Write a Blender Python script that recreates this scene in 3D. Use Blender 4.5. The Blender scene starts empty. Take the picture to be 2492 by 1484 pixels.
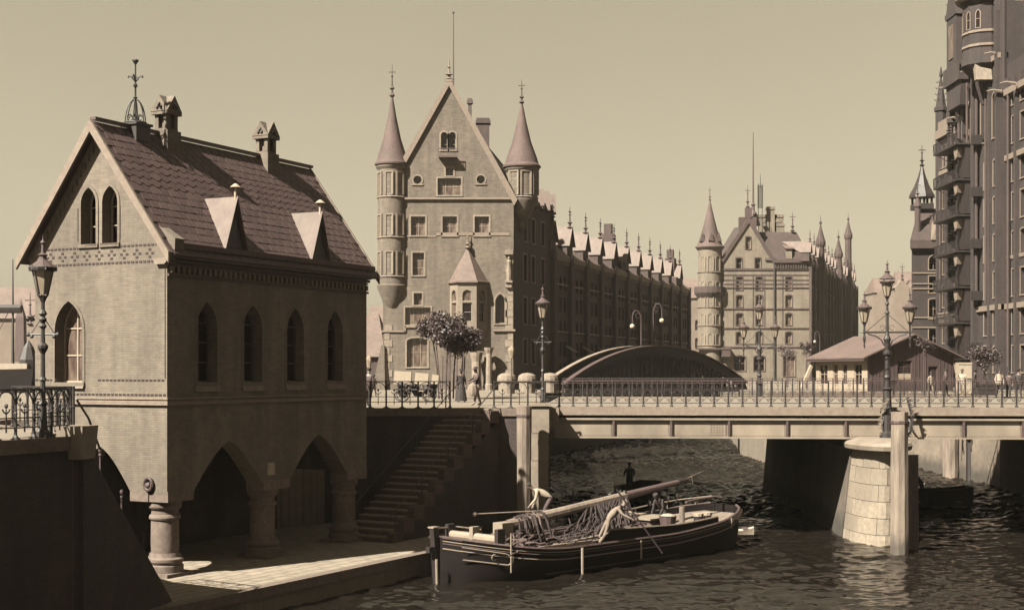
import bpy, math, random
from mathutils import Vector, Matrix
from mathutils.geometry import tessellate_polygon
random.seed(7)
C = bpy.context.scene.collection
SC = bpy.context.scene
rad = math.radians
# ---------------------------------------------------------------- camera
E = 7.5            # eye height above the water
K = 3425.0         # focal length in units of the measured picture (2492 wide)
cd = bpy.data.cameras.new('camera'); cam = bpy.data.objects.new('camera', cd); C.objects.link(cam)
cam.location = (0, 0, E); cam.rotation_euler = (rad(90), 0, 0)
cd.sensor_width = 36; cd.lens = 36*K/2492; cd.shift_y = 163/2492.0
cd.clip_start = .5; cd.clip_end = 6000
SC.camera = cam
# ---------------------------------------------------------------- world and sun
SUN_AZ, SUN_EL = rad(45.7), rad(45)         # travel azimuth from +Y towards +X; elevation
w = bpy.data.worlds.new('World'); SC.world = w; w.use_nodes = True
nt = w.node_tree; N = nt.nodes; L = nt.links; N.clear()
sky = N.new('ShaderNodeTexSky'); sky.sky_type = 'NISHITA'; sky.sun_disc = False
sky.sun_elevation = SUN_EL; sky.sun_rotation = SUN_AZ + math.pi
sky.air_density = 1.0; sky.dust_density = 2.0
bw = N.new('ShaderNodeRGBToBW'); L.new(sky.outputs[0], bw.inputs[0])
pw = N.new('ShaderNodeMath'); pw.operation = 'POWER'; L.new(bw.outputs[0], pw.inputs[0]); pw.inputs[1].default_value = .55
tint = N.new('ShaderNodeMixRGB'); tint.blend_type = 'MULTIPLY'; tint.inputs[0].default_value = 1
L.new(pw.outputs[0], tint.inputs[1]); tint.inputs[2].default_value = (1.0, .875, .61, 1)
wtc = N.new('ShaderNodeTexCoord'); wno = N.new('ShaderNodeTexNoise'); wno.inputs['Scale'].default_value = 2.2; wno.inputs['Detail'].default_value = 8; L.new(wtc.outputs['Generated'], wno.inputs['Vector'])
wcr = N.new('ShaderNodeValToRGB'); L.new(wno.outputs[0], wcr.inputs[0]); wcr.color_ramp.elements[0].color = (.93, .93, .94, 1); wcr.color_ramp.elements[1].color = (1.0, 1.0, 1.0, 1); wcr.color_ramp.elements[0].position = .3; wcr.color_ramp.elements[1].position = .7
wmx = N.new('ShaderNodeMixRGB'); wmx.blend_type = 'MULTIPLY'; wmx.inputs[0].default_value = 1; L.new(tint.outputs[0], wmx.inputs[1]); L.new(wcr.outputs[0], wmx.inputs[2])
bg = N.new('ShaderNodeBackground'); L.new(wmx.outputs[0], bg.inputs[0]); bg.inputs[1].default_value = .0545
wo = N.new('ShaderNodeOutputWorld'); L.new(bg.outputs[0], wo.inputs[0])
sd = bpy.data.lights.new('sun', 'SUN'); so = bpy.data.objects.new('sun', sd); C.objects.link(so)
sd.energy = 5.0; sd.angle = rad(.53); sd.color = (1.0, .97, .80)
SD = Vector((math.sin(SUN_AZ)*math.cos(SUN_EL), math.cos(SUN_AZ)*math.cos(SUN_EL), -math.sin(SUN_EL)))
so.rotation_euler = SD.to_track_quat('-Z', 'Y').to_euler(); so.location = (-40, -20, 60)
SC.view_settings.view_transform = 'Standard'; SC.view_settings.look = 'None'
SC.view_settings.gamma = 1; SC.view_settings.use_curve_mapping = False
SC.view_settings.exposure = 2.35
SC.render.engine = 'CYCLES'
SC.cycles.max_bounces = 6; SC.cycles.use_denoising = True
# ---------------------------------------------------------------- helpers
def X_(px, Y): return (px-1246)/K*Y
def Z_(py, Y): return E+(905-py)/K*Y
ALB = .31
def tone(v):
    k = min(1, v/.37); v *= ALB; return (v, v*(.40+.38*k), v*(.47+.14*k), 1)
MATS = {}
def mat(name, v=.3, v2=None, scale=3.0, rough=.85, metal=0.0, bump=0.0, stretch=(1, 1, 1), detail=6, stain=0.0):
    """mottled two-tone material: noise in object coordinates"""
    if name in MATS: return MATS[name]
    m = bpy.data.materials.new(name); m.use_nodes = True; MATS[name] = m
    t = m.node_tree; n = t.nodes; l = t.links; p = n['Principled BSDF']
    p.inputs['Roughness'].default_value = rough; p.inputs['Metallic'].default_value = metal
    v2 = v*.6 if v2 is None else v2
    tc = n.new('ShaderNodeTexCoord'); mp = n.new('ShaderNodeMapping'); mp.inputs['Scale'].default_value = stretch
    l.new(tc.outputs['Object'], mp.inputs[0])
    no = n.new('ShaderNodeTexNoise'); no.inputs['Scale'].default_value = scale; no.inputs['Detail'].default_value = detail
    no.inputs['Roughness'].default_value = .65
    l.new(mp.outputs[0], no.inputs['Vector'])
    cr = n.new('ShaderNodeValToRGB'); l.new(no.outputs[0], cr.inputs[0])
    cr.color_ramp.elements[0].position = .32; cr.color_ramp.elements[1].position = .68
    cr.color_ramp.elements[0].color = tone(v2); cr.color_ramp.elements[1].color = tone(v)
    out = cr.outputs[0]
    if stain:
        ns = n.new('ShaderNodeTexNoise'); ns.inputs['Scale'].default_value = .35; ns.inputs['Detail'].default_value = 5
        l.new(tc.outputs['Object'], ns.inputs['Vector'])
        r2 = n.new('ShaderNodeValToRGB'); l.new(ns.outputs[0], r2.inputs[0])
        r2.color_ramp.elements[0].position = .35; r2.color_ramp.elements[1].position = .62
        r2.color_ramp.elements[0].color = (1-stain,)*3+(1,); r2.color_ramp.elements[1].color = (1, 1, 1, 1)
        mx = n.new('ShaderNodeMixRGB'); mx.blend_type = 'MULTIPLY'; mx.inputs[0].default_value = 1
        l.new(out, mx.inputs[1]); l.new(r2.outputs[0], mx.inputs[2]); out = mx.outputs[0]
    l.new(out, p.inputs['Base Color'])
    if bump:
        b = n.new('ShaderNodeBump'); b.inputs['Strength'].default_value = bump; b.inputs['Distance'].default_value = .03
        l.new(no.outputs[0], b.inputs['Height']); l.new(b.outputs[0], p.inputs['Normal'])
    return m
def brick(name, v, v2, mortar, stain=.35, bw_=.26, bh=.077, bump=.4, blotch=.5, streak=.3):
    if name in MATS: return MATS[name]
    m = bpy.data.materials.new(name); m.use_nodes = True; MATS[name] = m
    t = m.node_tree; n = t.nodes; l = t.links; p = n['Principled BSDF']; p.inputs['Roughness'].default_value = .88
    tc = n.new('ShaderNodeTexCoord'); sp = n.new('ShaderNodeSeparateXYZ'); l.new(tc.outputs['Object'], sp.inputs[0])
    ad = n.new('ShaderNodeMath'); l.new(sp.outputs[0], ad.inputs[0]); l.new(sp.outputs[1], ad.inputs[1])
    cb = n.new('ShaderNodeCombineXYZ'); l.new(ad.outputs[0], cb.inputs[0]); l.new(sp.outputs[2], cb.inputs[1])
    bt = n.new('ShaderNodeTexBrick'); l.new(cb.outputs[0], bt.inputs['Vector'])
    bt.inputs['Scale'].default_value = 1; bt.inputs['Brick Width'].default_value = bw_; bt.inputs['Row Height'].default_value = bh
    bt.inputs['Mortar Size'].default_value = .010*bh/.077; bt.inputs['Mortar Smooth'].default_value = .3; bt.inputs['Bias'].default_value = -.3
    bt.inputs['Color1'].default_value = tone(v); bt.inputs['Color2'].default_value = tone(v2); bt.inputs['Mortar'].default_value = tone(mortar)
    out = bt.outputs[0]
    for sc_, amt, lo, hi in ((.4, stain, .36, .64), (2.6, blotch*.4, .3, .7), (1.1, streak, .40, .66)):
        ns = n.new('ShaderNodeTexNoise'); ns.inputs['Scale'].default_value = sc_; ns.inputs['Detail'].default_value = 6; ns.inputs['Roughness'].default_value = .7
        mp = n.new('ShaderNodeMapping'); mp.inputs['Scale'].default_value = (1, 1, .12 if sc_ == 1.1 else 1); l.new(tc.outputs['Object'], mp.inputs[0]); l.new(mp.outputs[0], ns.inputs['Vector'])
        r2 = n.new('ShaderNodeValToRGB'); l.new(ns.outputs[0], r2.inputs[0])
        r2.color_ramp.elements[0].position = lo; r2.color_ramp.elements[1].position = hi
        r2.color_ramp.elements[0].color = (1-amt,)*3+(1,); r2.color_ramp.elements[1].color = (1, 1, 1, 1)
        mx = n.new('ShaderNodeMixRGB'); mx.blend_type = 'MULTIPLY'; mx.inputs[0].default_value = 1
        l.new(out, mx.inputs[1]); l.new(r2.outputs[0], mx.inputs[2]); out = mx.outputs[0]
    l.new(out, p.inputs['Base Color'])
    b = n.new('ShaderNodeBump'); b.inputs['Strength'].default_value = bump; b.inputs['Distance'].default_value = .012; b.invert = True
    l.new(bt.outputs['Fac'], b.inputs['Height']); l.new(b.outputs[0], p.inputs['Normal'])
    return m

SPLIT = {'verge_board', 'string_course', 'cornice', 'front_sill', 'side_sill', 'eaves_cornice', 'dark_brick_band', 'base_render', 'ridge_stack', 'oriel_window', 'roof_finial', 'rear_body', 'return_walls', 'upper_balcony', 'oriel_bay', 'chimney_cap', 'lower_balcony', 'hull_line', 'roof'}
class MB:
    def __init__(s): s.v = []; s.f = []; s.mi = []; s.cur = 0
    def add(s, vs, fs):
        o = len(s.v); s.v += [tuple(a) for a in vs]
        for f in fs: s.f.append(tuple(i+o for i in f)); s.mi.append(s.cur)
        return s
    def box(s, x0, x1, y0, y1, z0, z1):
        vs = [(x, y, z) for z in (z0, z1) for x, y in ((x0, y0), (x1, y0), (x1, y1), (x0, y1))]
        return s.add(vs, [(3, 2, 1, 0), (4, 5, 6, 7), (0, 1, 5, 4), (1, 2, 6, 5), (2, 3, 7, 6), (3, 0, 4, 7)])
    def cbox(s, cx, cy, cz, sx, sy, sz): return s.box(cx-sx/2, cx+sx/2, cy-sy/2, cy+sy/2, cz-sz/2, cz+sz/2)
    def hexa(s, p):   # 8 points: bottom 4 ccw, top 4 ccw
        return s.add(p, [(3, 2, 1, 0), (4, 5, 6, 7), (0, 1, 5, 4), (1, 2, 6, 5), (2, 3, 7, 6), (3, 0, 4, 7)])
    def prism_z(s, pts, z0, z1):
        n = len(pts); vs = [(x, y, z0) for x, y in pts]+[(x, y, z1) for x, y in pts]
        tri = tessellate_polygon([[Vector((x, y, 0)) for x, y in pts]])
        fs = []
        for a, b, c in tri:
            ar = (pts[b][0]-pts[a][0])*(pts[c][1]-pts[a][1])-(pts[b][1]-pts[a][1])*(pts[c][0]-pts[a][0])
            if ar < 0: b, c = c, b
            fs += [(c, b, a), (a+n, b+n, c+n)]
        area = sum(pts[i][0]*pts[(i+1) % n][1]-pts[(i+1) % n][0]*pts[i][1] for i in range(n))
        for i in range(n):
            j = (i+1) % n
            fs.append((i, j, j+n, i+n) if area > 0 else (j, i, i+n, j+n))
        return s.add(vs, fs)
    def prism_y(s, pts, y0, y1):   # pts in (x,z), extruded along y
        n = len(pts); area = sum(pts[i][0]*pts[(i+1) % n][1]-pts[(i+1) % n][0]*pts[i][1] for i in range(n))
        if area < 0: pts = pts[::-1]
        vs = [(x, y0, z) for x, z in pts]+[(x, y1, z) for x, z in pts]
        fs = []
        for a, b, c in tessellate_polygon([[Vector((x, z, 0)) for x, z in pts]]):
            ar = (pts[b][0]-pts[a][0])*(pts[c][1]-pts[a][1])-(pts[b][1]-pts[a][1])*(pts[c][0]-pts[a][0])
            if ar < 0: b, c = c, b
            fs += [(a, b, c), (c+n, b+n, a+n)]
        for i in range(n):
            j = (i+1) % n; fs.append((i, i+n, j+n, j))
        return s.add(vs, fs)
    def tube(s, p0, p1, r0, r1=None, n=6, caps=True):
        p0 = Vector(p0); p1 = Vector(p1); r1 = r0 if r1 is None else r1
        d = p1-p0
        if d.length < 1e-6: return s
        d.normalize(); a = d.orthogonal().normalized(); b = d.cross(a)
        vs = []
        for p, r in ((p0, r0), (p1, r1)):
            for k in range(n):
                t = 2*math.pi*k/n; vs.append(p+a*math.cos(t)*r+b*math.sin(t)*r)
        fs = [(k, (k+1) % n, n+(k+1) % n, n+k) for k in range(n)]
        if caps: fs += [tuple(range(n))[::-1], tuple(range(n, 2*n))]
        return s.add(vs, fs)
    def path(s, pts, r, n=5, r1=None):
        m = len(pts)
        for i in range(m-1):
            ra = r if r1 is None else r+(r1-r)*i/(m-1); rb = r if r1 is None else r+(r1-r)*(i+1)/(m-1)
            s.tube(pts[i], pts[i+1], ra, rb, n, caps=(i in (0, m-2)))
        return s
    def lathe(s, prof, c=(0, 0), n=12, a0=0.0, a1=None, ph=0.0):   # prof: (r,z) bottom to top
        full = a1 is None; a1 = a0+2*math.pi if full else a1
        k = n if full else n+1; vs = []
        for r, z in prof:
            for i in range(k):
                t = a0+(a1-a0)*i/n+ph; vs.append((c[0]+r*math.cos(t), c[1]+r*math.sin(t), z))
        fs = []
        for j in range(len(prof)-1):
            for i in range(n):
                i2 = (i+1) % k; fs.append((j*k+i, j*k+i2, (j+1)*k+i2, (j+1)*k+i))
        if full and prof[0][0] > 1e-4: fs.append(tuple(range(k))[::-1])
        if full and prof[-1][0] > 1e-4: fs.append(tuple(range((len(prof)-1)*k, len(prof)*k)))
        return s.add(vs, fs)
    def ball(s, c, r, n=8, sz=1.0):
        return s.xlathe([(r*math.sin(math.pi*j/n) if 0 < j < n else 0, -r*sz*math.cos(math.pi*j/n)) for j in range(n+1)], c, n)
    def xlathe(s, prof, c, n=8):
        return s.lathe([(r, z+c[2]) for r, z in prof], (c[0], c[1]), n)
    def build(s, name, m, parent=None, loc=(0, 0, 0), rz=0.0, kind=None, smooth=False, label=None):
        if name in SPLIT and kind is None and not isinstance(m, (list, tuple)):
            par = list(range(len(s.v)))
            def fd(i):
                while par[i] != i: par[i] = par[par[i]]; i = par[i]
                return i
            for f in s.f:
                for i in f[1:]: par[fd(i)] = fd(f[0])
            grp = {}
            for f in s.f: grp.setdefault(fd(f[0]), []).append(f)
            if len(grp) > 1:
                last = None
                for fs in grp.values():
                    ids = sorted({i for f in fs for i in f}); mp = {a: b for b, a in enumerate(ids)}; q = MB(); q.v = [s.v[i] for i in ids]; q.f = [tuple(mp[i] for i in f) for f in fs]; q.mi = [0]*len(q.f)
                    last = q._build(name, m, parent, loc, rz, kind, smooth, label)
                return last
        return s._build(name, m, parent, loc, rz, kind, smooth, label)
    def _build(s, name, m, parent=None, loc=(0, 0, 0), rz=0.0, kind=None, smooth=False, label=None):
        me = bpy.data.meshes.new(name); me.from_pydata(s.v, [], s.f)
        for mm in (m if isinstance(m, (list, tuple)) else [m]): me.materials.append(mm)
        if isinstance(m, (list, tuple)): me.polygons.foreach_set('material_index', s.mi)
        if smooth:
            me.polygons.foreach_set('use_smooth', [True]*len(me.polygons))
            try: me.set_sharp_from_angle(angle=rad(25))
            except Exception: pass
        me.update()
        return inst(name, me, parent, loc, rz, kind, label)
def inst(name, me, parent=None, loc=(0, 0, 0), rz=0.0, kind=None, label=None, rot=None):
    o = bpy.data.objects.new(name, me); C.objects.link(o); o.location = loc
    o.rotation_euler = rot if rot else (0, 0, rz)
    if parent: o.parent = parent
    if kind: o['kind'] = kind
    if label: o['label'] = label
    return o
def tag(o, label, cat, group=None):
    o['label'] = label; o['category'] = cat
    if group: o['group'] = group
    return o
def thing(name, label, cat, loc=(0, 0, 0), rz=0.0, group=None):
    o = bpy.data.objects.new(name, None); C.objects.link(o); o.location = loc; o.rotation_euler = (0, 0, rz)
    o.empty_display_size = .3
    return tag(o, label, cat, group)
def kids(o): return [c for c in CH.get(o.name, [])]
def dup(root, loc=None, rz=None, label=None, scale=None):
    allo = list(C.objects)
    def rec(o, par):
        c = o.copy(); C.objects.link(c)
        if par: c.parent = par
        for ch in [x for x in allo if x.parent == o]: rec(ch, c)
        return c
    r = rec(root, None)
    if loc is not None: r.location = loc
    if rz is not None: r.rotation_euler = (0, 0, rz)
    if label: r['label'] = label
    if scale: r.scale = (scale,)*3
    return r
# ---------------------------------------------------------------- materials
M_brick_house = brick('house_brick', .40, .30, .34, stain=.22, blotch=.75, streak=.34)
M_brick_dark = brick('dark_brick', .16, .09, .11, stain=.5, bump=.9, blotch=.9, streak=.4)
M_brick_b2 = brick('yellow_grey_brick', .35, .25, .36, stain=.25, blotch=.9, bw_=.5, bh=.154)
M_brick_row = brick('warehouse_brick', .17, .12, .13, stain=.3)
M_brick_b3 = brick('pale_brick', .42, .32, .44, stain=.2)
M_brick_r = brick('red_brick', .085, .045, .09, bw_=.5, bh=.154, stain=.45, blotch=.9)
M_stone = mat('sandstone_trim', .36, .27, 4, bump=.2)
M_stone_w = mat('pale_stone', .46, .32, 3, bump=.2, stain=.3)
M_granite = mat('granite', .33, .21, 6, bump=.4, stain=.35)
M_band = mat('glazed_dark_brick', .045, .03, 8, rough=.5)
M_slate = [mat('slate_%s' % c, v, v*.8, 5, rough=.62) for c, v in (('grey', .125), ('mid', .105), ('worn', .145))]
M_slate_pale = mat('pale_slate', .28, .19, 2.5, rough=.75, stain=.25)
M_roof_mid = brick('roof_tile', .16, .12, .07, bw_=.3, bh=.3, bump=.8)
M_cone = mat('zinc_cone', .20, .12, 5, rough=.85, stain=.35, bump=.3)
M_iron = mat('painted_iron', .025, .015, 10, rough=.6)
M_iron_l = mat('grey_painted_iron', .12, .07, 8, rough=.7)
M_steel = mat('girder_paint', .50, .34, 1.3, rough=.6, stain=.3, bump=.15, stretch=(1, 1, .35))
M_glass = mat('window_glass', .02, .012, 2, rough=.08)
M_glass_l = mat('curtained_glass', .34, .07, 1.6, rough=.2, stretch=(2.2, 2.2, .5))
M_white = mat('white_paint', .62, .48, 5, rough=.6)
M_frame = mat('window_frame', .45, .35, 6, rough=.6)
M_wood_d = mat('tarred_timber', .035, .018, 2, rough=.6, stretch=(1, 1, .2), bump=.3)
M_wood = mat('weathered_timber', .46, .24, 3, rough=.85, stretch=(2.2, 2.2, .25), bump=.5, stain=.3)
M_wood_m = mat('brown_timber', .16, .08, 3, rough=.8, stretch=(3, 3, .5), bump=.3)
M_pave = None
def tide(m, z0=.55, z1=1.25, f=.38):
    n = m.node_tree.nodes; l = m.node_tree.links; p = n['Principled BSDF']; src = p.inputs['Base Color'].links[0].from_socket
    tc = n.new('ShaderNodeTexCoord'); sp = n.new('ShaderNodeSeparateXYZ'); l.new(tc.outputs['Object'], sp.inputs[0])
    ns = n.new('ShaderNodeTexNoise'); ns.inputs['Scale'].default_value = 1.3; ns.inputs['Detail'].default_value = 6; l.new(tc.outputs['Object'], ns.inputs['Vector'])
    a = n.new('ShaderNodeMath'); a.operation = 'MULTIPLY_ADD'; a.inputs[1].default_value = -1.1; l.new(ns.outputs[0], a.inputs[0]); l.new(sp.outputs[2], a.inputs[2])
    mr = n.new('ShaderNodeMapRange'); l.new(a.outputs[0], mr.inputs[0]); mr.inputs[1].default_value = z0-.5; mr.inputs[2].default_value = z1-.5; mr.inputs[3].default_value = f; mr.inputs[4].default_value = 1
    mx = n.new('ShaderNodeMixRGB'); mx.blend_type = 'MULTIPLY'; mx.inputs[0].default_value = 1; l.new(src, mx.inputs[1]); l.new(mr.outputs[0], mx.inputs[2]); l.new(mx.outputs[0], p.inputs['Base Color']); return m
def paving(name, v, v2, joint, w_, h_, rot):
    m = brick(name, v, v2, joint, stain=.22, bw_=w_, bh=h_, bump=.5, blotch=.8, streak=.15); n = m.node_tree.nodes; l = m.node_tree.links
    bt = [x for x in n if x.type == 'TEX_BRICK'][0]; tc = [x for x in n if x.type == 'TEX_COORD'][0]
    mp = n.new('ShaderNodeMapping'); mp.inputs['Rotation'].default_value = (0, 0, rot); l.new(tc.outputs['Object'], mp.inputs[0]); l.new(mp.outputs[0], bt.inputs['Vector']); return m
M_pave = paving('pavement', .46, .40, .34, .55, .35, .05)
M_quay = paving('quay_setts', .62, .52, .38, .9, .5, rad(-61))
M_leaf = mat('leaf', .095, .035, 9, rough=.6)
M_bark = mat('bark', .12, .06, 5, stretch=(2, 2, .3))
M_cloth_w = mat('white_shirt', .6, .5, 6)
M_cloth_l = mat('light_canvas', .38, .27, 5)
M_cloth_d = mat('dark_wool', .03, .018, 6)
M_cloth_m = mat('grey_wool', .10, .06, 6)
M_skin = mat('skin', .26, .2, 8, rough=.6)
M_rope = mat('rope', .24, .10, 18)
M_rope_d = mat('tarred_rope', .06, .03, 18)
M_net = mat('brown_net', .07, .025, 14)
M_lampglass = mat('lamp_glass', .55, .40, 3, rough=.15)
M_far = mat('far_plaster', .34, .29, .3, stain=.15)
# ---------------------------------------------------------------- openings and walls
def shp(kind, w, h):
    a = w/2
    if kind == 'rect': return [(-a, 0), (a, 0), (a, h), (-a, h)]
    if kind == 'circle': return [(a*math.cos(t*math.pi/8), a+a*math.sin(t*math.pi/8)) for t in range(16)]
    if kind == 'seg':
        r = .16*w; return [(-a, 0), (a, 0)]+[(a*math.cos(t), h-r+r*math.sin(t)) for t in [math.pi*k/6 for k in range(7)]]
    if kind == 'round': return [(-a, 0), (a, 0)]+[(a*math.cos(t), h-a+a*math.sin(t)) for t in [math.pi*k/8 for k in range(9)]]
    if kind == 'point':     # pointed arch, radius = w*.9 about the opposite sides
        R = w*.92; cx = a-R; top = math.sqrt(R*R-cx*cx); sp = h-top
        te = math.acos(max(-1, min(1, -cx/R)))
        rt = [(cx+R*math.cos(t), sp+R*math.sin(t)) for t in [te*k/5 for k in range(6)]]
        return [(-a, 0), (a, 0)]+rt+[(-x, z) for x, z in rt[:-1][::-1]]
    if kind == 'low':       # broad low pointed arch
        n = 7; rt = []
        for k in range(n+1):
            q = k/n; rt.append((a*(1-q), h*(1-(1-math.sin(q*math.pi/2))*1.0) if 0 else h*(math.sin(q*1.25)/math.sin(1.25))))
        return rt+[(-x, z) for x, z in rt[:-1][::-1]]
def area2(p): return sum(p[i][0]*p[(i+1) % len(p)][1]-p[(i+1) % len(p)][0]*p[i][1] for i in range(len(p)))
def wall_mesh(mb, outline, holes, depth=.25, skin=None):
    """front sheet at y=0 (outward -y) with openings and their reveals"""
    loops = [outline]+holes; flat = [p for lp in loops for p in lp]
    tri = tessellate_polygon([[Vector((x, z, 0)) for x, z in lp] for lp in loops])
    fs = []
    for a, b, c in tri:
        ar = (flat[b][0]-flat[a][0])*(flat[c][1]-flat[a][1])-(flat[b][1]-flat[a][1])*(flat[c][0]-flat[a][0])
        if abs(ar) < 1e-9: continue
        fs.append((a, b, c) if ar > 0 else (a, c, b))
    mb.add([(x, 0, z) for x, z in flat], fs)
    for h in holes:
        if area2(h) < 0: h = h[::-1]
        n = len(h); vs = [(x, 0, z) for x, z in h]+[(x, depth, z) for x, z in h]
        mb.add(vs, [(i, i+n, (i+1) % n+n, (i+1) % n) for i in range(n)])
    return mb
def win_meshes(kind, w, h, nx=2, nz=2, fr=.07, bar=.045, m_fr=None, m_gl=None, cache={}):
    key = (kind, round(w, 2), round(h, 2), nx, nz, fr, bar, m_fr.name if m_fr else 0, m_gl.name if m_gl else 0)
    if key in cache: return cache[key]
    o = shp(kind, w, h); n = len(o); cz = h*.45
    f = MB(); inn = [(x*(1-2*fr/w), cz+(z-cz)*(1-2*fr/h)) for x, z in o]
    vs = [(x, 0, z) for x, z in o]+[(x, 0, z) for x, z in inn]+[(x, .06, z) for x, z in inn]
    f.add(vs, [(i, (i+1) % n, (i+1) % n+n, i+n) for i in range(n)]+[(i+n, (i+1) % n+n, (i+1) % n+2*n, i+2*n) for i in range(n)])
    top = h if kind == 'rect' else h*.97
    def hw(z):     # half width at height z
        best = 0
        for i in range(n):
            (x0, z0), (x1, z1) = o[i], o[(i+1) % n]
            if (z0-z)*(z1-z) <= 0 and z0 != z1: best = max(best, abs(x0+(x1-x0)*(z-z0)/(z1-z0)))
        return best
    def ht(x):
        best = 0
        for i in range(n):
            (x0, z0), (x1, z1) = o[i], o[(i+1) % n]
            if (x0-x)*(x1-x) <= 0 and x0 != x1: best = max(best, z0+(z1-z0)*(x-x0)/(x1-x0))
        return best or h
    for k in range(1, nx):
        x = -w/2+w*k/nx; f.box(x-bar/2, x+bar/2, .01, .05, .02, ht(x)-.02)
    for k in range(1, nz):
        z = h*k/nz; a = hw(z)-.02; f.box(-a, a, .014, .046, z-bar/2, z+bar/2)
    me = bpy.data.meshes.new('window'); me.from_pydata(f.v, [], f.f); me.materials.append(m_fr or M_frame)
    g = MB(); g.add([(x, .05, z) for x, z in inn], [tuple(range(n))])
    mg = bpy.data.meshes.new('pane'); mg.from_pydata(g.v, [], g.f); mg.materials.append(m_gl or M_glass)
    cache[key] = (me, mg); return me, mg
def put_window(parent, O, ang, u, z, dep, kind, w, h, sub=True, name='window', **kw):
    me, mg = win_meshes(kind, w, h, **kw)
    ca, sa = math.cos(ang), math.sin(ang)
    x = O[0]+ca*u-sa*dep; y = O[1]+sa*u+ca*dep
    wo_ = inst(name, me, parent, (x, y, z), ang)
    inst('pane', mg, wo_)
    return wo_
def trim_ring(mb, kind, w, h, t=.14, out=.05, y=0, cx=0, z0=0, open_bottom=True, inn=.02):
    """a raised surround around an opening"""
    o = shp(kind, w, h)
    if open_bottom and kind != 'circle': o = o[1:]+o[:1]
    cz = h*.5; n = len(o)
    big = [(x*(1+2*t/w), cz+(z-cz)*(1+2*t/h)) for x, z in o]
    if open_bottom and kind != 'circle':
        big = [(x, 0 if abs(zz) < 1e-6 else z) for (x, z), (_, zz) in zip(big, o)]
    a = [(cx+x, z0+z) for x, z in o]; b = [(cx+x, z0+z) for x, z in big]
    vs = [(x, y-out, z) for x, z in a]+[(x, y-out, z) for x, z in b]+[(x, y+inn, z) for x, z in a]+[(x, y+.002, z) for x, z in b]
    rng = range(n-1) if (open_bottom and kind != 'circle') else range(n)
    fs = []
    for i in rng:
        j = (i+1) % n
        fs += [(i, i+n, j+n, j), (i+n, i+3*n, j+3*n, j+n), (i+2*n, i, j, j+2*n)]
    mb.add(vs, fs)
    return mb
def facade(parent, name, m, O, ang, outline, ops, depth=.25, trim=None, label=None, win_name='window'):
    """ops: dict(u,z,kind,w,h,nx,nz,fr,gl,sub)"""
    mb = MB(); holes = [[(x+o['u'], zz+o['z']) for x, zz in shp(o['kind'], o['w'], o['h'])] for o in ops]
    wall_mesh(mb, outline, holes, depth)
    wobj = mb.build(name, m, parent, (O[0], O[1], 0), ang, label=label)
    for o in ops:
        if o.get('void'): continue
        put_window(parent, O, ang, o['u'], o['z'], depth-.02, o['kind'], o['w'], o['h'], nx=o.get('nx', 2), nz=o.get('nz', 2),
                   fr=o.get('fr', .06), m_fr=o.get('mf'), m_gl=o.get('gl'), name=win_name)
    if trim:
        tb = MB()
        for o in ops:
            if o.get('notrim'): continue
            trim_ring(tb, o['kind'], o['w'], o['h'], trim[1], trim[2], 0, o['u'], o['z'])
            tb.box(o['u']-o['w']/2-trim[1], o['u']+o['w']/2+trim[1], -trim[2]-.04, .0, o['z']-.12, o['z']-.003)
        tb.build('window_surround', trim[0], parent, (O[0], O[1], 0), ang, kind='stuff')
    return wobj

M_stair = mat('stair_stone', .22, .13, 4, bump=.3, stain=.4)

M_wood_pile = tide(mat('pile_timber', .46, .24, 3, rough=.85, stretch=(2.2, 2.2, .25), bump=.5, stain=.3), .3, .9)
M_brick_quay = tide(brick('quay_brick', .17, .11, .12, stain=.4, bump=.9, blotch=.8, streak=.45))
M_quay_sunlit = tide(mat('quay_stone_sunlit', .46, .30, 3, bump=.25, stain=.35))  # paler colour for the sunlit stretch of the right quay wall
# ================================================================= SETTING
def water_material():
    m = bpy.data.materials.new('canal_water'); m.use_nodes = True; t = m.node_tree; n = t.nodes; l = t.links
    p = n['Principled BSDF']; p.inputs['Base Color'].default_value = (.0055, .0042, .0034, 1)
    p.inputs['Roughness'].default_value = .10; p.inputs['IOR'].default_value = 1.33
    tc = n.new('ShaderNodeTexCoord'); last = None
    for sc_, st, stn, dist in ((9, (1, 1, 1), .3, .003),):
        mp = n.new('ShaderNodeMapping'); mp.inputs['Scale'].default_value = st; mp.inputs['Rotation'].default_value = (0, 0, rad(12))
        l.new(tc.outputs['Object'], mp.inputs[0])
        no = n.new('ShaderNodeTexNoise'); no.inputs['Scale'].default_value = sc_; no.inputs['Detail'].default_value = 3; l.new(mp.outputs[0], no.inputs['Vector'])
        b = n.new('ShaderNodeBump'); b.inputs['Strength'].default_value = stn; b.inputs['Distance'].default_value = dist
        l.new(no.outputs[0], b.inputs['Height'])
        if last: l.new(last.outputs[0], b.inputs['Normal'])
        last = b
    l.new(last.outputs[0], p.inputs['Normal'])
    return m
import numpy as np
WM = water_material()
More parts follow.
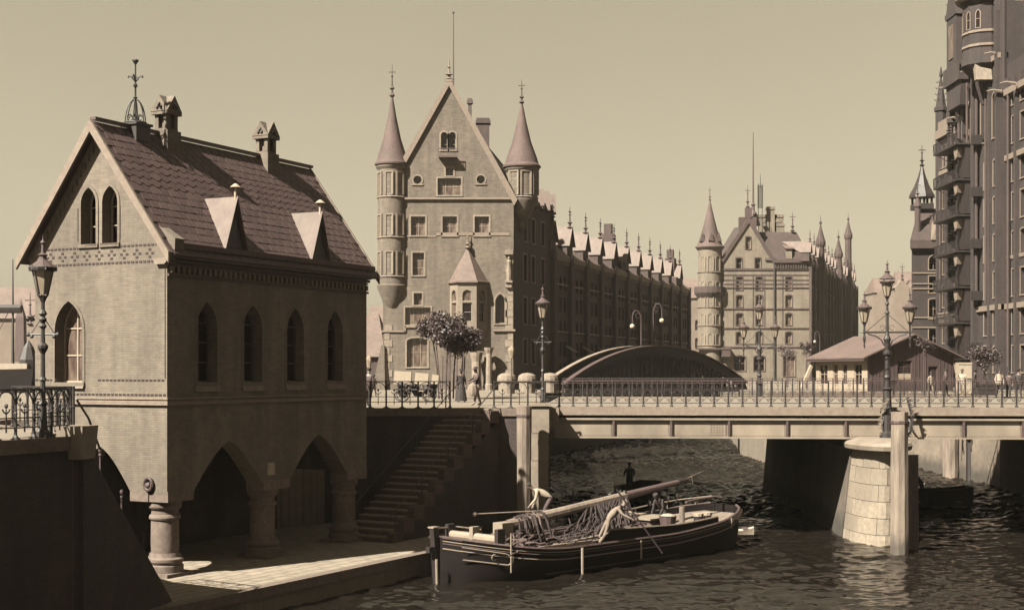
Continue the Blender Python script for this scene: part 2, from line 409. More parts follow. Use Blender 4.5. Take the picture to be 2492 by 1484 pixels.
def wave_patch(name, x0, x1, y0, y1, st, waves):
    xs = np.arange(x0, x1+st/2, st); ys = np.arange(y0, y1+st/2, st); X, Y = np.meshgrid(xs, ys); Z = np.zeros_like(X)
    for lam, amp, th, ph in waves:
        if lam < st*2.2: continue
        k = 2*math.pi/lam; p = k*(X*math.cos(th)+Y*math.sin(th))+ph+1.3*np.sin(X*.23*math.cos(ph)+Y*.31*math.sin(ph*2)+ph)
        Z += amp*(1-np.abs(np.sin(p/2))*2+.27)
    gust = .78+.22*np.sin(X*.21+1+.9*np.sin(Y*.13))*np.sin(Y*.17+.7*np.sin(X*.19)); Z = Z*gust
    edge = np.minimum.reduce([X-x0, x1-X, Y-y0, y1-Y]); Z = Z*np.clip(edge/.8, 0, 1)
    n, m = X.shape; me = bpy.data.meshes.new(name); co = np.stack([X, Y, Z], -1).reshape(-1, 3).astype(np.float32)
    i = np.arange(n-1)[:, None]*m+np.arange(m-1)[None, :]; f = np.stack([i, i+1, i+m+1, i+m], -1).reshape(-1).astype(np.int32); nf = (n-1)*(m-1)
    me.vertices.add(n*m); me.vertices.foreach_set('co', co.ravel()); me.loops.add(nf*4); me.loops.foreach_set('vertex_index', f)
    me.polygons.add(nf); me.polygons.foreach_set('loop_start', np.arange(0, nf*4, 4, dtype=np.int32)); me.polygons.foreach_set('loop_total', np.full(nf, 4, dtype=np.int32))
    me.polygons.foreach_set('use_smooth', np.ones(nf, dtype=bool)); me.materials.append(WM); me.update(calc_edges=True)
    o = inst(name, me, None, (0, 0, 0), kind='structure'); return o
rng = random.Random(4); waves = []
for _ in range(34):
    lam = .30*(7.5**rng.random()); th = rad(80)+rng.gauss(0, .75); waves.append((lam, .0085*lam**.85, th, rng.uniform(0, 6.28)))
wave_patch('canal_water', -14, 32, 36, 72, .075, waves)
wave_patch('canal_water', -14, 34, 72, 172, .13, [(l, 3.2*a, t, p) for l, a, t, p in waves])
# the rest of the water round those two sheets
mb = MB()
for a_, b_, c_, d_ in ((-1500, 2500, -60, 36), (-1500, -14, 36, 172), (34, 2500, 36, 172), (32, 34, 36, 72), (-1500, 2500, 172, 4000)):
    mb.add([(a_, c_, 0), (b_, c_, 0), (b_, d_, 0), (a_, d_, 0)], [(0, 1, 2, 3)])
mb.build('canal_water', WM, kind='structure')
ST = E-1.63        # street level
QZ = .8            # lower quay
def dirv(az): return math.sin(rad(az)), math.cos(rad(az))
# ground behind everything: streets on the left bank, with house and quay cut-outs
HX = Vector((.892, -.452)); HY = Vector((.452, .892)); HO = Vector((-11.2, 45.7))     # house frame
def hp(x, y): return (HO.x+HX.x*x+HY.x*y, HO.y+HX.y*x+HY.y*y)
land_a = [(-400, 20), (-19.5, 12), (-12.35, 34.2), (-11.85, 39.4), (-14.5, 41.2), (-17.0, 44.5), (-17.1, 47.9), hp(-5.75, -.05), hp(-5.75, 12.4), (-8.2, 62.6),
          (1.55, 62.6), (1.75, 90), (1.9, 112), (2.7, 119), (3.0, 127), (27.2, 198), (40, 260), (60, 600), (-400, 900)]
MB().prism_z(land_a, -2, ST).build('street_left_bank', [M_pave], kind='structure')
land_c = [(31.7, 20), (400, 20), (500, 900), (75, 900), (32.2, 249), (26, 170), (20.8, 128), (20.8, 114), (31.7, 114)]
MB().prism_z(land_c, -2, ST).build('street_right_bank', [M_pave], kind='structure')
MB().add([(-3000, 800, -.5), (3500, 800, -.5), (3500, 5000, 1), (-3000, 5000, 1)], [(0, 1, 2, 3)]).build('distant_ground', M_pave, kind='structure')
quay = [(-30, 5), (-26.2, 10.5), (-9.96, 39.6), (-8.22, 43.05), (-3.19, 52.0), (-1.6, 55.3), (-1.2, 62.62), (-8, 62.62), (-12.2, 58.6), (-17.2, 48.6), (-17.2, 30)]
MB().prism_z(quay, -2, QZ).build('lower_quay', M_quay, kind='structure')
# granite kerb of the lower quay
k = thing('quay_kerb', 'granite kerb stones along the edge of the sunlit lower quay', 'kerb')
ed = [Vector((-26.2, 10.5)), Vector((-9.96, 39.6)), Vector((-3.19, 52.0)), Vector((-1.6, 55.3))]
for a, b in zip(ed[:-1], ed[1:]):
    L_ = (b-a).length; d = (b-a)/L_; nr = Vector((d.y, -d.x)); nst = max(1, int(L_/1.3)); ang = math.atan2(d.y, d.x)
    for i in range(nst):
        c = a+d*(L_*(i+.5)/nst)
        if c.y < 30: continue
        MB().box(-L_/nst/2+.008, L_/nst/2-.008, -.06, .32, .52, QZ+.035).build('kerb_stone', M_granite, k, (c.x, c.y, 0), ang)
# upper quay wall on the left foreground (faces right, in shade)
def quay_wall(name, label, pts, z0, z1, m=None, cap=True, thick=.5):
    t = thing(name, label, 'wall'); mm = m or M_brick_quay
    for a, b in zip(pts[:-1], pts[1:]):
        a = Vector(a); b = Vector(b); L_ = (b-a).length; ang = math.atan2(b.y-a.y, b.x-a.x)
        w_ = MB(); w_.box(0, L_, -.06, thick-.06, z0, z1-.32 if cap else z1); w_.build('brick_face', mm, t, (a.x, a.y, 0), ang)
        if cap:
            nst = max(1, int(L_/1.4))
            for i in range(nst):
                MB().box(L_*i/nst+.006, L_*(i+1)/nst-.006, -.14, thick, z1-.32, z1+.03).build('coping_stone', M_granite, t, (a.x, a.y, 0), ang)
    return t
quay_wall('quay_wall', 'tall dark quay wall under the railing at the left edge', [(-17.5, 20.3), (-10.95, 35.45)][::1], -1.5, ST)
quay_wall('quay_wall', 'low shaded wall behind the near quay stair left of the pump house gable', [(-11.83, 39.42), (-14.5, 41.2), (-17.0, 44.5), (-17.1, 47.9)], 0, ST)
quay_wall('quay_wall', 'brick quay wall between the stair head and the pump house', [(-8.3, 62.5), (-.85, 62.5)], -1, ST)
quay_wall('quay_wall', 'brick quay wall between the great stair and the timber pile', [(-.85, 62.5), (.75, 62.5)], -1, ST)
quay_wall('quay_wall', 'shaded brick quay wall behind the arcade of the pump house', [hp(-5.6, -.2), hp(-5.6, 14)], 0, ST-.1)
quay_wall('quay_wall', 'plain quay wall below the tall gabled office building', [(2.75, 112), (1.9, 112)][::-1]+[(2.8, 119), (3.1, 127), (27.2, 198)], -1, ST)
quay_wall('quay_wall', 'sunlit quay wall seen through the right bridge span', [(31.6, 114.0), (31.6, 91)], -1, ST, M_quay_sunlit)  # one wall with the next; sunlight painted in as a paler colour
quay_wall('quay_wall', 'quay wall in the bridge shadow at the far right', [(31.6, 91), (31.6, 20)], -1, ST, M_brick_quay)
quay_wall('quay_wall', 'quay wall across the canal below the customs hut', [(20.7, 113.9), (31.6, 113.9)], -1, ST, M_brick_quay)

# ================================================================= PUMP HOUSE
HR = math.atan2(HX.y, HX.x)
H = thing('brick_house', 'steep roofed brick pump house standing on round stone columns at the quay', 'house', (HO.x, HO.y, 0), HR)
HW, HL, WB, EV, RG = 5.8, 11.9, 3.52, 11.8, 15.72
def hou(y_apex=None): pass
# front (gable) wall: u from left (0) to right (HW); apex in the middle
def hs(s): return HW-s      # s measured from the right corner
front = [(HW-1.54, WB)]+[(HW, WB), (HW, EV), (HW/2, RG-.05), (0, EV), (0, WB)]
arch = shp('low', 2.7, 1.5)
ac = HW-2.87
outl = [(0, WB), (ac-1.35, WB)]+[(ac-x, z+WB) for x, z in arch[1:-1]]+[(ac+1.35, WB), (HW, WB), (HW, EV), (HW/2, RG-.03), (0, EV)]
ops = [dict(u=hs(3.36), z=11.78, kind='point', w=.66, h=1.9, nx=2, nz=3, gl=M_glass),
       dict(u=hs(2.42), z=11.78, kind='point', w=.66, h=1.9, nx=2, nz=3, gl=M_glass),
       dict(u=hs(4.25), z=7.15, kind='point', w=1.25, h=2.75, nx=2, nz=3, gl=M_glass_l, mf=M_white)]
facade(H, 'front_wall', M_brick_house, (-HW, 0), 0, outl, ops, .42, (M_brick_house, .10, .03))
so_ = [(0, WB), (1.3, WB)]
sa = shp('low', 3.8, 1.62)
for c0 in (3.2, 8.6):
    so_ += [(c0-1.9, WB)]+[(c0-x, z+WB) for x, z in sa[1:-1]]+[(c0+1.9, WB)]
so_ += [(HL, WB), (HL, EV), (0, EV)]
so_ = [p for i, p in enumerate(so_) if i == 0 or p != so_[i-1]]
ops = [dict(u=u, z=7.15, kind='point', w=1.05, h=2.7, nx=2, nz=4, gl=M_glass, mf=M_iron_l) for u in (2.0, 4.5, 7.05, 9.65)]
facade(H, 'side_wall', M_brick_house, (0, 0), rad(90), so_, ops, .38, (M_brick_house, .09, .025))
facade(H, 'back_wall', M_brick_house, (0, HL), rad(180), [(0, WB), (HW, WB), (HW, EV), (HW/2, RG-.05), (0, EV)], [], .3)
facade(H, 'left_wall', M_brick_house, (-HW, HL), rad(-90), [(0, WB), (HL, WB), (HL, EV), (0, EV)], [], .3)
# arch soffits and floor inside the arcade
b = MB()
for c0 in (3.2, 8.6):
    pts = [(c0-x, z+WB) for x, z in sa]
    for (u0, z0), (u1, z1) in zip(pts[:-1], pts[1:]):
        b.add([(0, u0, z0), (0, u1, z1), (-.7, u1, z1), (-.7, u0, z0)], [(0, 1, 2, 3)])
pts = [(ac-x, z+WB) for x, z in arch]
for (u0, z0), (u1, z1) in zip(pts[:-1], pts[1:]):
    b.add([(-HW+u0, 0, z0), (-HW+u1, 0, z1), (-HW+u1, .7, z1), (-HW+u0, .7, z0)], [(0, 1, 2, 3)])
b.box(-HW+.02, -.02, .02, HL-.02, 5.25, 5.4)
b.build('arcade_vault', M_brick_house, H)
# impost stones under the piers
for y0, y1 in ((0, 1.3), (5.1, 6.7), (10.5, HL)):
    n_ = 3 if y1-y0 > 1.45 else 2
    for i in range(n_):
        MB().box(-.75, .03, y0+(y1-y0)*i/n_+.006, y0+(y1-y0)*(i+1)/n_-.006, WB-.26, WB+.10).build('impost_stone', M_granite, H)
MB().box(-1.54, -.77, -.03, .75, WB-.26, WB+.10).build('impost_stone', M_granite, H)
MB().box(-HW, -4.3, -.03, .75, WB-.26, WB+.10).build('impost_stone', M_granite, H)
# round columns
def column(cx, cy, r=.45):
    zt, zb = WB-.26, QZ
    c = MB().lathe([(r*1.0, zb+.75), (r*1.03, zb+1.2), (r, zt-.62), (r*1.12, zt-.6), (r*1.16, zt-.54), (r*1.1, zt-.46), (r*.98, zt-.44), (r*.98, zt-.28), (r*1.1, zt-.26),
                    (r*1.2, zt-.2), (r*1.24, zt-.1), (r*1.2, zt)], (cx, cy), 24).build('column', M_granite, H, smooth=True)
    p_ = MB(); p_.lathe([(r*1.35, zb), (r*1.35, zb+.34), (r*1.22, zb+.38), (r*1.36, zb+.47), (r*1.36, zb+.56), (r*1.18, zb+.62), (r*1.1, zb+.75), (r*.95, zb+.75)], (cx, cy), 24)
    p_.build('column_base', M_granite, c, smooth=True)
    MB().box(cx-r*1.5, cx+r*1.5, cy-r*1.5, cy+r*1.5, zb-.1, zb+.12).build('plinth', M_granite, c)
for cy in (.62, 5.9, 11.2): column(-.62, cy)
column(-5.1, .62)
# string courses
def bandbox(mb, z0, z1, out, x0=-HW, x1=0, y0=0, y1=HL):
    mb.box(x0-out, x1+out, y0-out, y0+.02, z0, z1); mb.box(x1-.02, x1+out, y0+.02, y1, z0, z1)
sc1 = MB(); bandbox(sc1, 6.42, 6.50, .09); bandbox(sc1, 6.505, 6.56, .05); bandbox(sc1, 6.60, 6.66, .07); sc1.build('string_course', M_stone, H)
bd = MB()
def dashes(z, x0, x1, h=.06, step=.17, ln=.12, out=.012):
    x = x0
    while x < x1:
        bd.box(x, x+ln, -out, .005, z, z+h); x += step
for z in (6.72, 6.36): dashes(z, -HW+.02, -.1)
dashes(7.2, -HW+.02, -HW+.95); dashes(7.2, -3.05+.1, -.1)
dashes(11.62, -HW+.55, -.45, .07); dashes(11.08, -HW+.55, -.45, .07)
for i in range(9):
    cx = -HW+.72+i*.545
    for dx, dz in ((0, .12), (0, -.12), (-.12, 0), (.12, 0)):
        bd.box(cx+dx-.055, cx+dx+.055, -.012, .005, 11.385+dz-.035, 11.385+dz+.035)
for x0 in (-.06, -3.55, -4.97): bd.box(x0-.035, x0, -.012, .005, 7.3 if x0 > -1 else 7.4, 10.9 if x0 > -1 else 8.9)
for x0 in (-3.83, -1.98, -2.9-.03): bd.box(x0-.03, x0+.01, -.012, .005, 11.9, 13.0)
bd.build('dark_brick_frieze', M_band, H, kind='stuff')
# window hoods and sills
sl = MB()
for u in (2.0, 4.5, 7.05, 9.65):
    sl.hexa([(-.02, u-.62, 6.84), (.10, u-.62, 6.84), (.10, u+.62, 6.84), (-.02, u+.62, 6.84), (-.02, u-.62, 7.12), (.02, u-.62, 7.12), (.02, u+.62, 7.12), (-.02, u+.62, 7.12)])
sl.build('side_sill', M_stone, H)
sl = MB()
sl.hexa([(-HW+hs(4.25)-.7, -.1, 6.95), (-HW+hs(4.25)+.7, -.1, 6.95), (-HW+hs(4.25)+.7, .02, 6.95), (-HW+hs(4.25)-.7, .02, 6.95),
         (-HW+hs(4.25)-.7, -.02, 7.13), (-HW+hs(4.25)+.7, -.02, 7.13), (-HW+hs(4.25)+.7, .02, 7.13), (-HW+hs(4.25)-.7, .02, 7.13)])
for s_ in (3.36, 2.42):
    cx = -hs(0)+hs(s_); sl.box(cx-.4, cx+.4, -.07, .02, 11.70, 11.78)
sl.build('front_sill', M_stone, H)
# eaves cornice with dentils
cn = MB()
for i, (o_, z0, z1) in enumerate(((.08, 10.62, 10.70), (.05, 10.98, 11.04), (.14, 11.06, 11.16), (.22, 11.18, 11.32), (.30, 11.34, 11.5), (.38, 11.52, 11.70))):
    cn.box(-.02, o_, .0 if i < 2 else .05, HL+.05, z0, z1)
cn.build('eaves_cornice', M_wood_m, H)
dn = MB(); y = .1
while y < HL: dn.box(0, .12, y, y+.14, 10.74, 10.94); y += .27
dn.build('dentil_row', M_brick_house, H, kind='stuff')
for sx in (0, 1):     # kneelers at the gable feet
    x0 = -.02 if sx == 0 else -HW-.42; pts = [(-.35, 11.15), (0, 11.15), (.4, 11.45), (.42, 11.82), (-.35, 12.3)] if sx == 0 else [(-HW+.35, 11.15), (-HW, 11.15), (-HW-.4, 11.45), (-HW-.42, 11.82), (-HW+.35, 12.3)]
    MB().prism_y(pts, -.10, .35).build('kneeler', M_brick_house, H)
    pts = [(-.4, 11.0), (.0, 11.0), (.1, 11.1), (.1, 11.2), (-.5, 11.2)] if sx == 0 else [(-HW+.4, 11.0), (-HW, 11.0), (-HW-.1, 11.1), (-HW-.1, 11.2), (-HW+.5, 11.2)]
    MB().prism_y(pts, -.14, .35).build('corbel', M_stone, H)
# roof: a solid under-roof, then slates
ov = .42; sl_ = (RG-EV)/(HW/2); xr = -HW/2
rb = MB()
for sgn in (1, -1):
    xe = xr+sgn*(HW/2+ov); ze = RG-sl_*(HW/2+ov)
    q = [(xr, RG+.10), (xe, ze+.10), (xe, ze-.04), (xr, RG-.05)]
    rb.prism_y(q, -.36, HL+.22)
rb.build('roof', M_slate[1], H)
vb = MB()
for sgn in (1, -1):
    xe = xr+sgn*(HW/2+ov+.02); ze = RG-sl_*(HW/2+ov+.02)
    q = [(xr, RG+.16), (xe, ze+.16), (xe, ze-.20), (xr, RG-.26)]
    vb.prism_y(q, -.46, -.361); vb.prism_y(q, HL+.221, HL+.30)
vb.build('verge_board', M_stone, H)
cp = MB()
for sgn in (1,):
    cp.box(xr-.12, xr+.12, -.3, HL+.3, RG+.15, RG+.25)
cp.build('ridge_cap', M_slate[0], H)
# corbelled soffit under the front verge
sv = MB()
for sgn in (1, -1):
    for k_ in range(16):
        q = (k_+.5)/16; x = xr+sgn*(HW/2+.1)*q; z = RG-sl_*abs(x-xr)-.42
        sv.cbox(x, -.04, z, .13, .1, .22)
sv.build('verge_dentils', M_brick_house, H, kind='stuff')
slates = []
ln = math.hypot(HW/2+ov, sl_*(HW/2+ov)); ca_ = (HW/2+ov)/ln; sa_ = sl_*(HW/2+ov)/ln; nr = 17; nc = 27; th = math.atan2(sa_, ca_)
def slate_mesh(hexed, m_):
    w_, h_ = .205, .37
    p = [(-w_, 0), (w_, 0), (w_, -h_), (-w_, -h_)] if not hexed else [(-w_, 0), (w_, 0), (w_, -h_+.12), (w_*.45, -h_), (-w_*.45, -h_), (-w_, -h_+.12)]
    n_ = len(p)   # local: x across, y along slope (negative = down), z normal
    vs = [(x, y, .004-.0*y-(.075*y)) for x, y in p]+[(x, y, .028-(.075*y)) for x, y in p]
    vs = [(x, y, (.002 if i < n_ else .014)+(.016*(-y/.37))) for i, (x, y) in enumerate(p+p)]
    fs = [tuple(range(n_)), tuple(range(n_, 2*n_))[::-1]]+[(i, i+n_, (i+1) % n_+n_, (i+1) % n_) for i in range(n_)]
    me = bpy.data.meshes.new('slate'); me.from_pydata(vs, [], fs); me.materials.append(m_); return me
sm = {(hx, i): slate_mesh(hx, M_slate[i]) for hx in (0, 1) for i in range(3)}
rest = MB(); cand = []
for r in range(nr):
    for c in range(nc+1):
        t_ = (c+(.5 if r % 2 else 0))*(HL+.3)/nc-.1
        if t_ > HL+.15 or t_ < -.1: continue
        d_ = .02+r*(ln-.05)/nr+.0
        cand.append((r, t_, d_))
cand.sort(key=lambda q: (q[1] > 8.0, q[1]))
def slate_matrix(t_, d_, jit):
    # across = +y of house frame, down slope = (+ca_, -sa_)
    x = xr+ca_*d_; z = RG+.10-sa_*d_
    ax = Vector((0, 1, 0)); up = Vector((-ca_, 0, sa_)); nn = ax.cross(up)
    if nn.z < 0: nn = -nn; ax = -ax
    m_ = Matrix((ax, up, nn)).transposed().to_4x4(); m_.translation = Vector((x, t_, z))+nn*jit
    return m_ @ Matrix.Rotation(random.gauss(0, .018), 4, 'Z') @ Matrix.Rotation(random.uniform(0, .02), 4, 'X')
for k_, (r, t_, d_) in enumerate(cand):
    me = sm[(1 if (r in (4, 5, 6, 7) or r == 0) else 0, random.choice((0, 0, 1, 2, 1)))]
    M4 = slate_matrix(t_, d_, random.uniform(0, .006))
    if k_ < 290:
        o = bpy.data.objects.new('slate', me); C.objects.link(o); o.parent = H; o.matrix_local = M4
    else:
        rest.cur = 0; rest.add([M4 @ v.co for v in me.vertices], [tuple(p.vertices) for p in me.polygons])
rest.build('slate_field', M_slate[0], H, kind='stuff')
MB().path([(.42, -.2, EV-.50), (.42, HL+.2, EV-.50)], .07, 6).build('gutter', M_iron_l, H)
# dormers
def dormer(t0):
    zb = EV-.02; ap = zb+1.55; hw_ = .52; xf = .1
    d = MB(); xb = xf-(ap-zb)/sl_-.1
    F = [(xf, t0-hw_, zb), (xf, t0+hw_, zb), (xf, t0, ap)]
    d.add(F, [(0, 1, 2)]); dd = d.build('dormer', M_wood_d, H)
    rf = MB(); zo = .05
    for sg in (-1, 1):
        e = (xf+.12, t0+sg*(hw_+.10), zb-.08); a_ = (xf+.16, t0, ap+.22); bk = (xr+ca_*((RG-ap-.12)/sa_)-.05, t0, ap+.22)
        e2 = (xf+.02, t0+sg*(hw_+.12), zb-.05)
        q = [a_, e, e2, bk]
        rf.add(q+[(x, y, z-.05) for x, y, z in q], [(0, 1, 2, 3), (7, 6, 5, 4), (0, 4, 5, 1), (1, 5, 6, 2), (3, 2, 6, 7), (0, 3, 7, 4)])
    rf.build('dormer_roof', M_slate_pale, dd)
    v_ = MB().lathe([(.05, ap+.1), (.05, ap+.52), (.2, ap+.54), (.06, ap+.66), (.0, ap+.68)], (xf+.05, t0), 10); v_.build('vent_cowl', M_white, dd, smooth=True)
for t0 in (3.35, 8.45): dormer(t0)
# gothic chimneys
def chimney(t0):
    w_ = .28; x0 = xr+.12; zb = RG-.7
    c = MB().box(x0-w_-.08, x0+w_+.08, t0-w_-.08, t0+w_+.08, zb, RG+.28).box(x0-w_, x0+w_, t0-w_, t0+w_, RG+.28, RG+.36)
    # four corner posts with lancet slots between
    for sx in (-1, 1):
        for sy in (-1, 1): c.cbox(x0+sx*(w_-.08), t0+sy*(w_-.08), RG+.60, .16, .16, .5)
    c.cbox(x0, t0, RG+.60, .26, .26, .5)
    o = c.build('chimney', M_brick_b2, H)
    h_ = MB(); z0 = RG+.84
    h_.box(x0-w_-.10, x0+w_+.10, t0-w_-.10, t0+w_+.10, z0, z0+.12)
    for ax in (0, 1):     # two crossing gablet roofs
        for q0, q1 in (((-w_-.1), (w_+.1)),):
            A = [(-w_-.12, z0+.12), (w_+.12, z0+.12), (0, z0+.68)]
            if ax == 0: h_.add([(x0+q0, t0+a, z) for a, z in A]+[(x0+q1, t0+a, z) for a, z in A], [(0, 2, 1), (3, 4, 5), (0, 1, 4, 3), (1, 2, 5, 4), (2, 0, 3, 5)])
            else: h_.add([(x0+a, t0+q0, z) for a, z in A]+[(x0+a, t0+q1, z) for a, z in A], [(0, 1, 2), (3, 5, 4), (0, 3, 4, 1), (1, 4, 5, 2), (2, 5, 3, 0)])
    hd = h_.build('chimney_hood', M_brick_b2, o)
    e_ = MB()
    for dx, dz in ((0, .36), (-.08, .25), (.08, .25)):
        e_.ball((x0+dx, t0-w_-.10, z0+dz), .07, 6)
        e_.ball((x0+w_+.10, t0+dx, z0+dz), .07, 6)
    e_.build('trefoil_opening', M_band, o)
for t0 in (3.2, 9.0): chimney(t0)
# iron crown finial
f = MB(); fx, fy, fz = xr, 1.75, RG+.2
f.box(fx-.36, fx+.36, fy-.36, fy+.36, RG-.3, fz+.05); f.box(fx-.42, fx+.42, fy-.42, fy+.42, fz+.05, fz+.13)
fo = f.build('finial_base', M_iron, H)
g = MB(); z0 = fz+.13
for k_ in range(6):
    a = k_*math.pi/3; pts = [(fx+.36*math.cos(a)*math.cos(q)**.7 if 0 else fx+.36*math.cos(a)*math.cos(q), fy+.36*math.sin(a)*math.cos(q), z0+.85*math.sin(q)) for q in [i*math.pi/2/6 for i in range(7)]]
    g.path(pts, .022, 4)
    sp_ = [(fx+(.2+.09*math.cos(u))*math.cos(a), fy+(.2+.09*math.cos(u))*math.sin(a), z0+.2+.11*math.sin(u)) for u in [i*math.pi/4 for i in range(8)]]
    g.path(sp_, .018, 4)
g.lathe([(.38, z0), (.40, z0+.03), (.38, z0+.06)], (fx, fy), 14)
g.tube((fx, fy, z0), (fx, fy, z0+2.15), .04, .025, 6)
for zz, r_ in ((.9, .09), (1.35, .08), (1.30, .1)): g.lathe([(.02, z0+zz-.04), (r_, z0+zz), (.02, z0+zz+.05)], (fx, fy), 8)
for k_ in range(4):
    a = k_*math.pi/2+.4; g.path([(fx, fy, z0+1.45), (fx+.13*math.cos(a), fy+.13*math.sin(a), z0+1.62), (fx+.24*math.cos(a), fy+.24*math.sin(a), z0+1.66), (fx+.25*math.cos(a), fy+.25*math.sin(a), z0+1.58)], .028, 4)
g.lathe([(.03, z0+2.05), (.11, z0+2.17), (.11, z0+2.21), (.0, z0+2.22)], (fx, fy), 8)
g.build('iron_crown', M_iron, fo)
# small plaque on the pier and ring at the corner
MB().box(.0, .04, 5.35, 5.75, WB+.28, WB+.72).build('notice_plate', M_white, H)
r_ = MB(); r_.add([], [])
for k_ in range(16):
    a0, a1 = k_*math.pi/8, (k_+1)*math.pi/8
    r_.tube((-.72+.16*math.cos(a0), -.08, WB+.32+.2*math.sin(a0)), (-.72+.16*math.cos(a1), -.08, WB+.32+.2*math.sin(a1)), .055, .055, 6)
r_.ball((-.74, -.05, WB+.28), .11, 8); r_.build('cast_ring', M_iron_l, H, smooth=True)
# ================================================================= GREAT STAIR
S0 = Vector((-.85, 62.45)); S1 = Vector((-4.94, 55.3)); sd_ = (S0-S1).normalized(); sang = math.atan2(sd_.y, sd_.x)
SL = (S0-S1).length; NST = 22
S = thing('stone_stair', 'shaded stone stair rising from the lower quay to the street beside the pump house', 'stairs', (S1.x, S1.y, 0), sang)
for i in range(NST):     # local x up the stair, local y to the left
    x = SL*i/NST; z = QZ+(ST-QZ)*(i+1)/NST
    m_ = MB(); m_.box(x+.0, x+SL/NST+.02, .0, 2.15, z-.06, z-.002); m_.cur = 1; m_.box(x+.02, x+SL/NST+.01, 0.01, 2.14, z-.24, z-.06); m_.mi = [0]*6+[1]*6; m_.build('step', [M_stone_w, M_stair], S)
sb = MB(); zz = [(0, -1.2), (0, QZ), (SL, ST-.24), (SL, -1.2)]
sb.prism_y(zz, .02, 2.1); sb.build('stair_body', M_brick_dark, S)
for i in range(11):      # stepped parapet stones on the right side wall
    x0 = SL*i/11; x1 = SL*(i+1)/11; z = QZ+(ST-QZ)*(i+1)/11
    MB().box(x0+.01, x1-.01, -.32, -.01, z-.62, z-.08).build('parapet_stone', M_stair, S)
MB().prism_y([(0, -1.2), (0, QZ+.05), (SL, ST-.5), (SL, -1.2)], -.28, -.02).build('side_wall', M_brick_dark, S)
hr = MB(); pts = [(SL*q, -.15, QZ+(ST-QZ)*q+1.0) for q in (0, .25, .5, .75, 1)]
pts.append((SL+.5, -.1, ST+1.15)); hr.path(pts, .025, 5)
for q in (.05, .28, .52, .76): hr.tube((SL*q, -.15, QZ+(ST-QZ)*q-.1), (SL*q, -.15, QZ+(ST-QZ)*q+1.0), .035, .03, 6)
hr.build('handrail', M_iron, S)
hr = MB(); hr.path([(SL*q, 1.95, QZ+(ST-QZ)*q+1.0) for q in (0, .5, .95)]+[(SL+.3, 1.9, ST+1.15)], .02, 5)
for q in (.3, .62, .9): hr.tube((SL*q, 1.95, QZ+(ST-QZ)*q), (SL*q, 1.95, QZ+(ST-QZ)*q+1.0), .03, .03, 6)
hr.build('handrail', M_iron, S)
# near stair beside the left quay wall
a0 = Vector((-10.9, 35.5)); a1 = Vector((-10.1, 41.1)); d_ = (a1-a0).normalized(); an = math.atan2(d_.y, d_.x); LL = (a1-a0).length
T = thing('quay_stair', 'dark stair with iron baluster posts going down behind the left quay wall', 'stairs', (a0.x, a0.y, 0), an)
for i in range(20):
    x = LL*i/20; z = ST-(ST-QZ)*(i+1)/20
    MB().box(x, x+LL/20+.01, .0, 1.5, z-.3, z).build('step', M_granite, T)
MB().prism_y([(0, -1), (0, ST-.3), (LL, QZ-.3), (LL, -1)], .01, 1.49).build('stair_body', M_brick_dark, T)
def baluster_post(mb, x, y, z, h=1.1):
    mb.lathe([(.07, z), (.07, z+.06), (.035, z+.1), (.05, z+.16), (.03, z+.2), (.028, z+h*.8), (.05, z+h*.84), (.03, z+h*.88), (.055, z+h*.94), (.05, z+h), (0, z+h+.03)], (x, y), 8)
for t_ in (1.3, 2.65, 4.1):
    b = MB(); baluster_post(b, t_, .05, ST-(ST-QZ)*t_/LL-.3); b.build('baluster_post', M_iron_l, T)
MB().path([(-.1, .05, ST+.95), (.6, .05, ST+.45), (1.3, .05, ST-(ST-QZ)*1.3/LL+.76)], .03, 5).build('handrail', M_iron, T)
MB().prism_y([(-.1, -1), (-.1, ST-.15), (.0, ST-.15), (LL+.1, QZ+.02), (LL+.1, -1)], -.14, -.005).build('stringer_wall', M_brick_dark, T)
g = MB(); g.hexa([(-.45, -.25, ST-.55), (.35, -.25, ST-.55), (.35, .35, ST-.55), (-.45, .35, ST-.55), (-.5, -.3, ST+.28), (.42, -.3, ST+.28), (.42, .4, ST+.28), (-.5, .4, ST+.28)])
g.build('newel_stone', M_stone_w, T)
MB().tube((-11.0, 35.2, 0), (-11.0, 35.2, ST-.3), .03, n=6).build('drain_pipe', M_iron_l, T, loc=(0, 0, 0)).matrix_local = (Matrix.Translation((a0.x, a0.y, 0)) @ Matrix.Rotation(an, 4, 'Z')).inverted()

# ================================================================= RAILINGS
def arch_panel_mesh(w_, h=1.17):
    g = MB(); a = w_/2; s_ = h*.80
    for sg in (-1, 1):
        pts = [(sg*a, 0, h*.52), (sg*a*.97, 0, h*.66), (sg*a*.84, 0, h*.80), (sg*a*.58, 0, h*.92), (sg*a*.25, 0, h*.965), (0, 0, h*.975)]
        g.path(pts, .02, 4)
        g.path([(sg*a, 0, .10), (sg*a*.8, 0, .03), (sg*a*.5, 0, .0)], .022, 4)
    g.tube((0, 0, .16), (0, 0, h*.62), .022, .016, 5)
    g.path([(-.13, 0, h*.62), (-.08, 0, h*.56), (0, 0, h*.52), (.08, 0, h*.56), (.13, 0, h*.62)], .018, 4)
    g.ball((0, 0, h*.68), .045, 6, 1.4)
    g.box(-a, a, -.012, .012, h*.22, h*.245); g.box(-a, a, -.012, .012, h*.42, h*.445)
    me = bpy.data.meshes.new('arched_panel'); me.from_pydata(g.v, [], g.f); me.materials.append(M_iron); return me
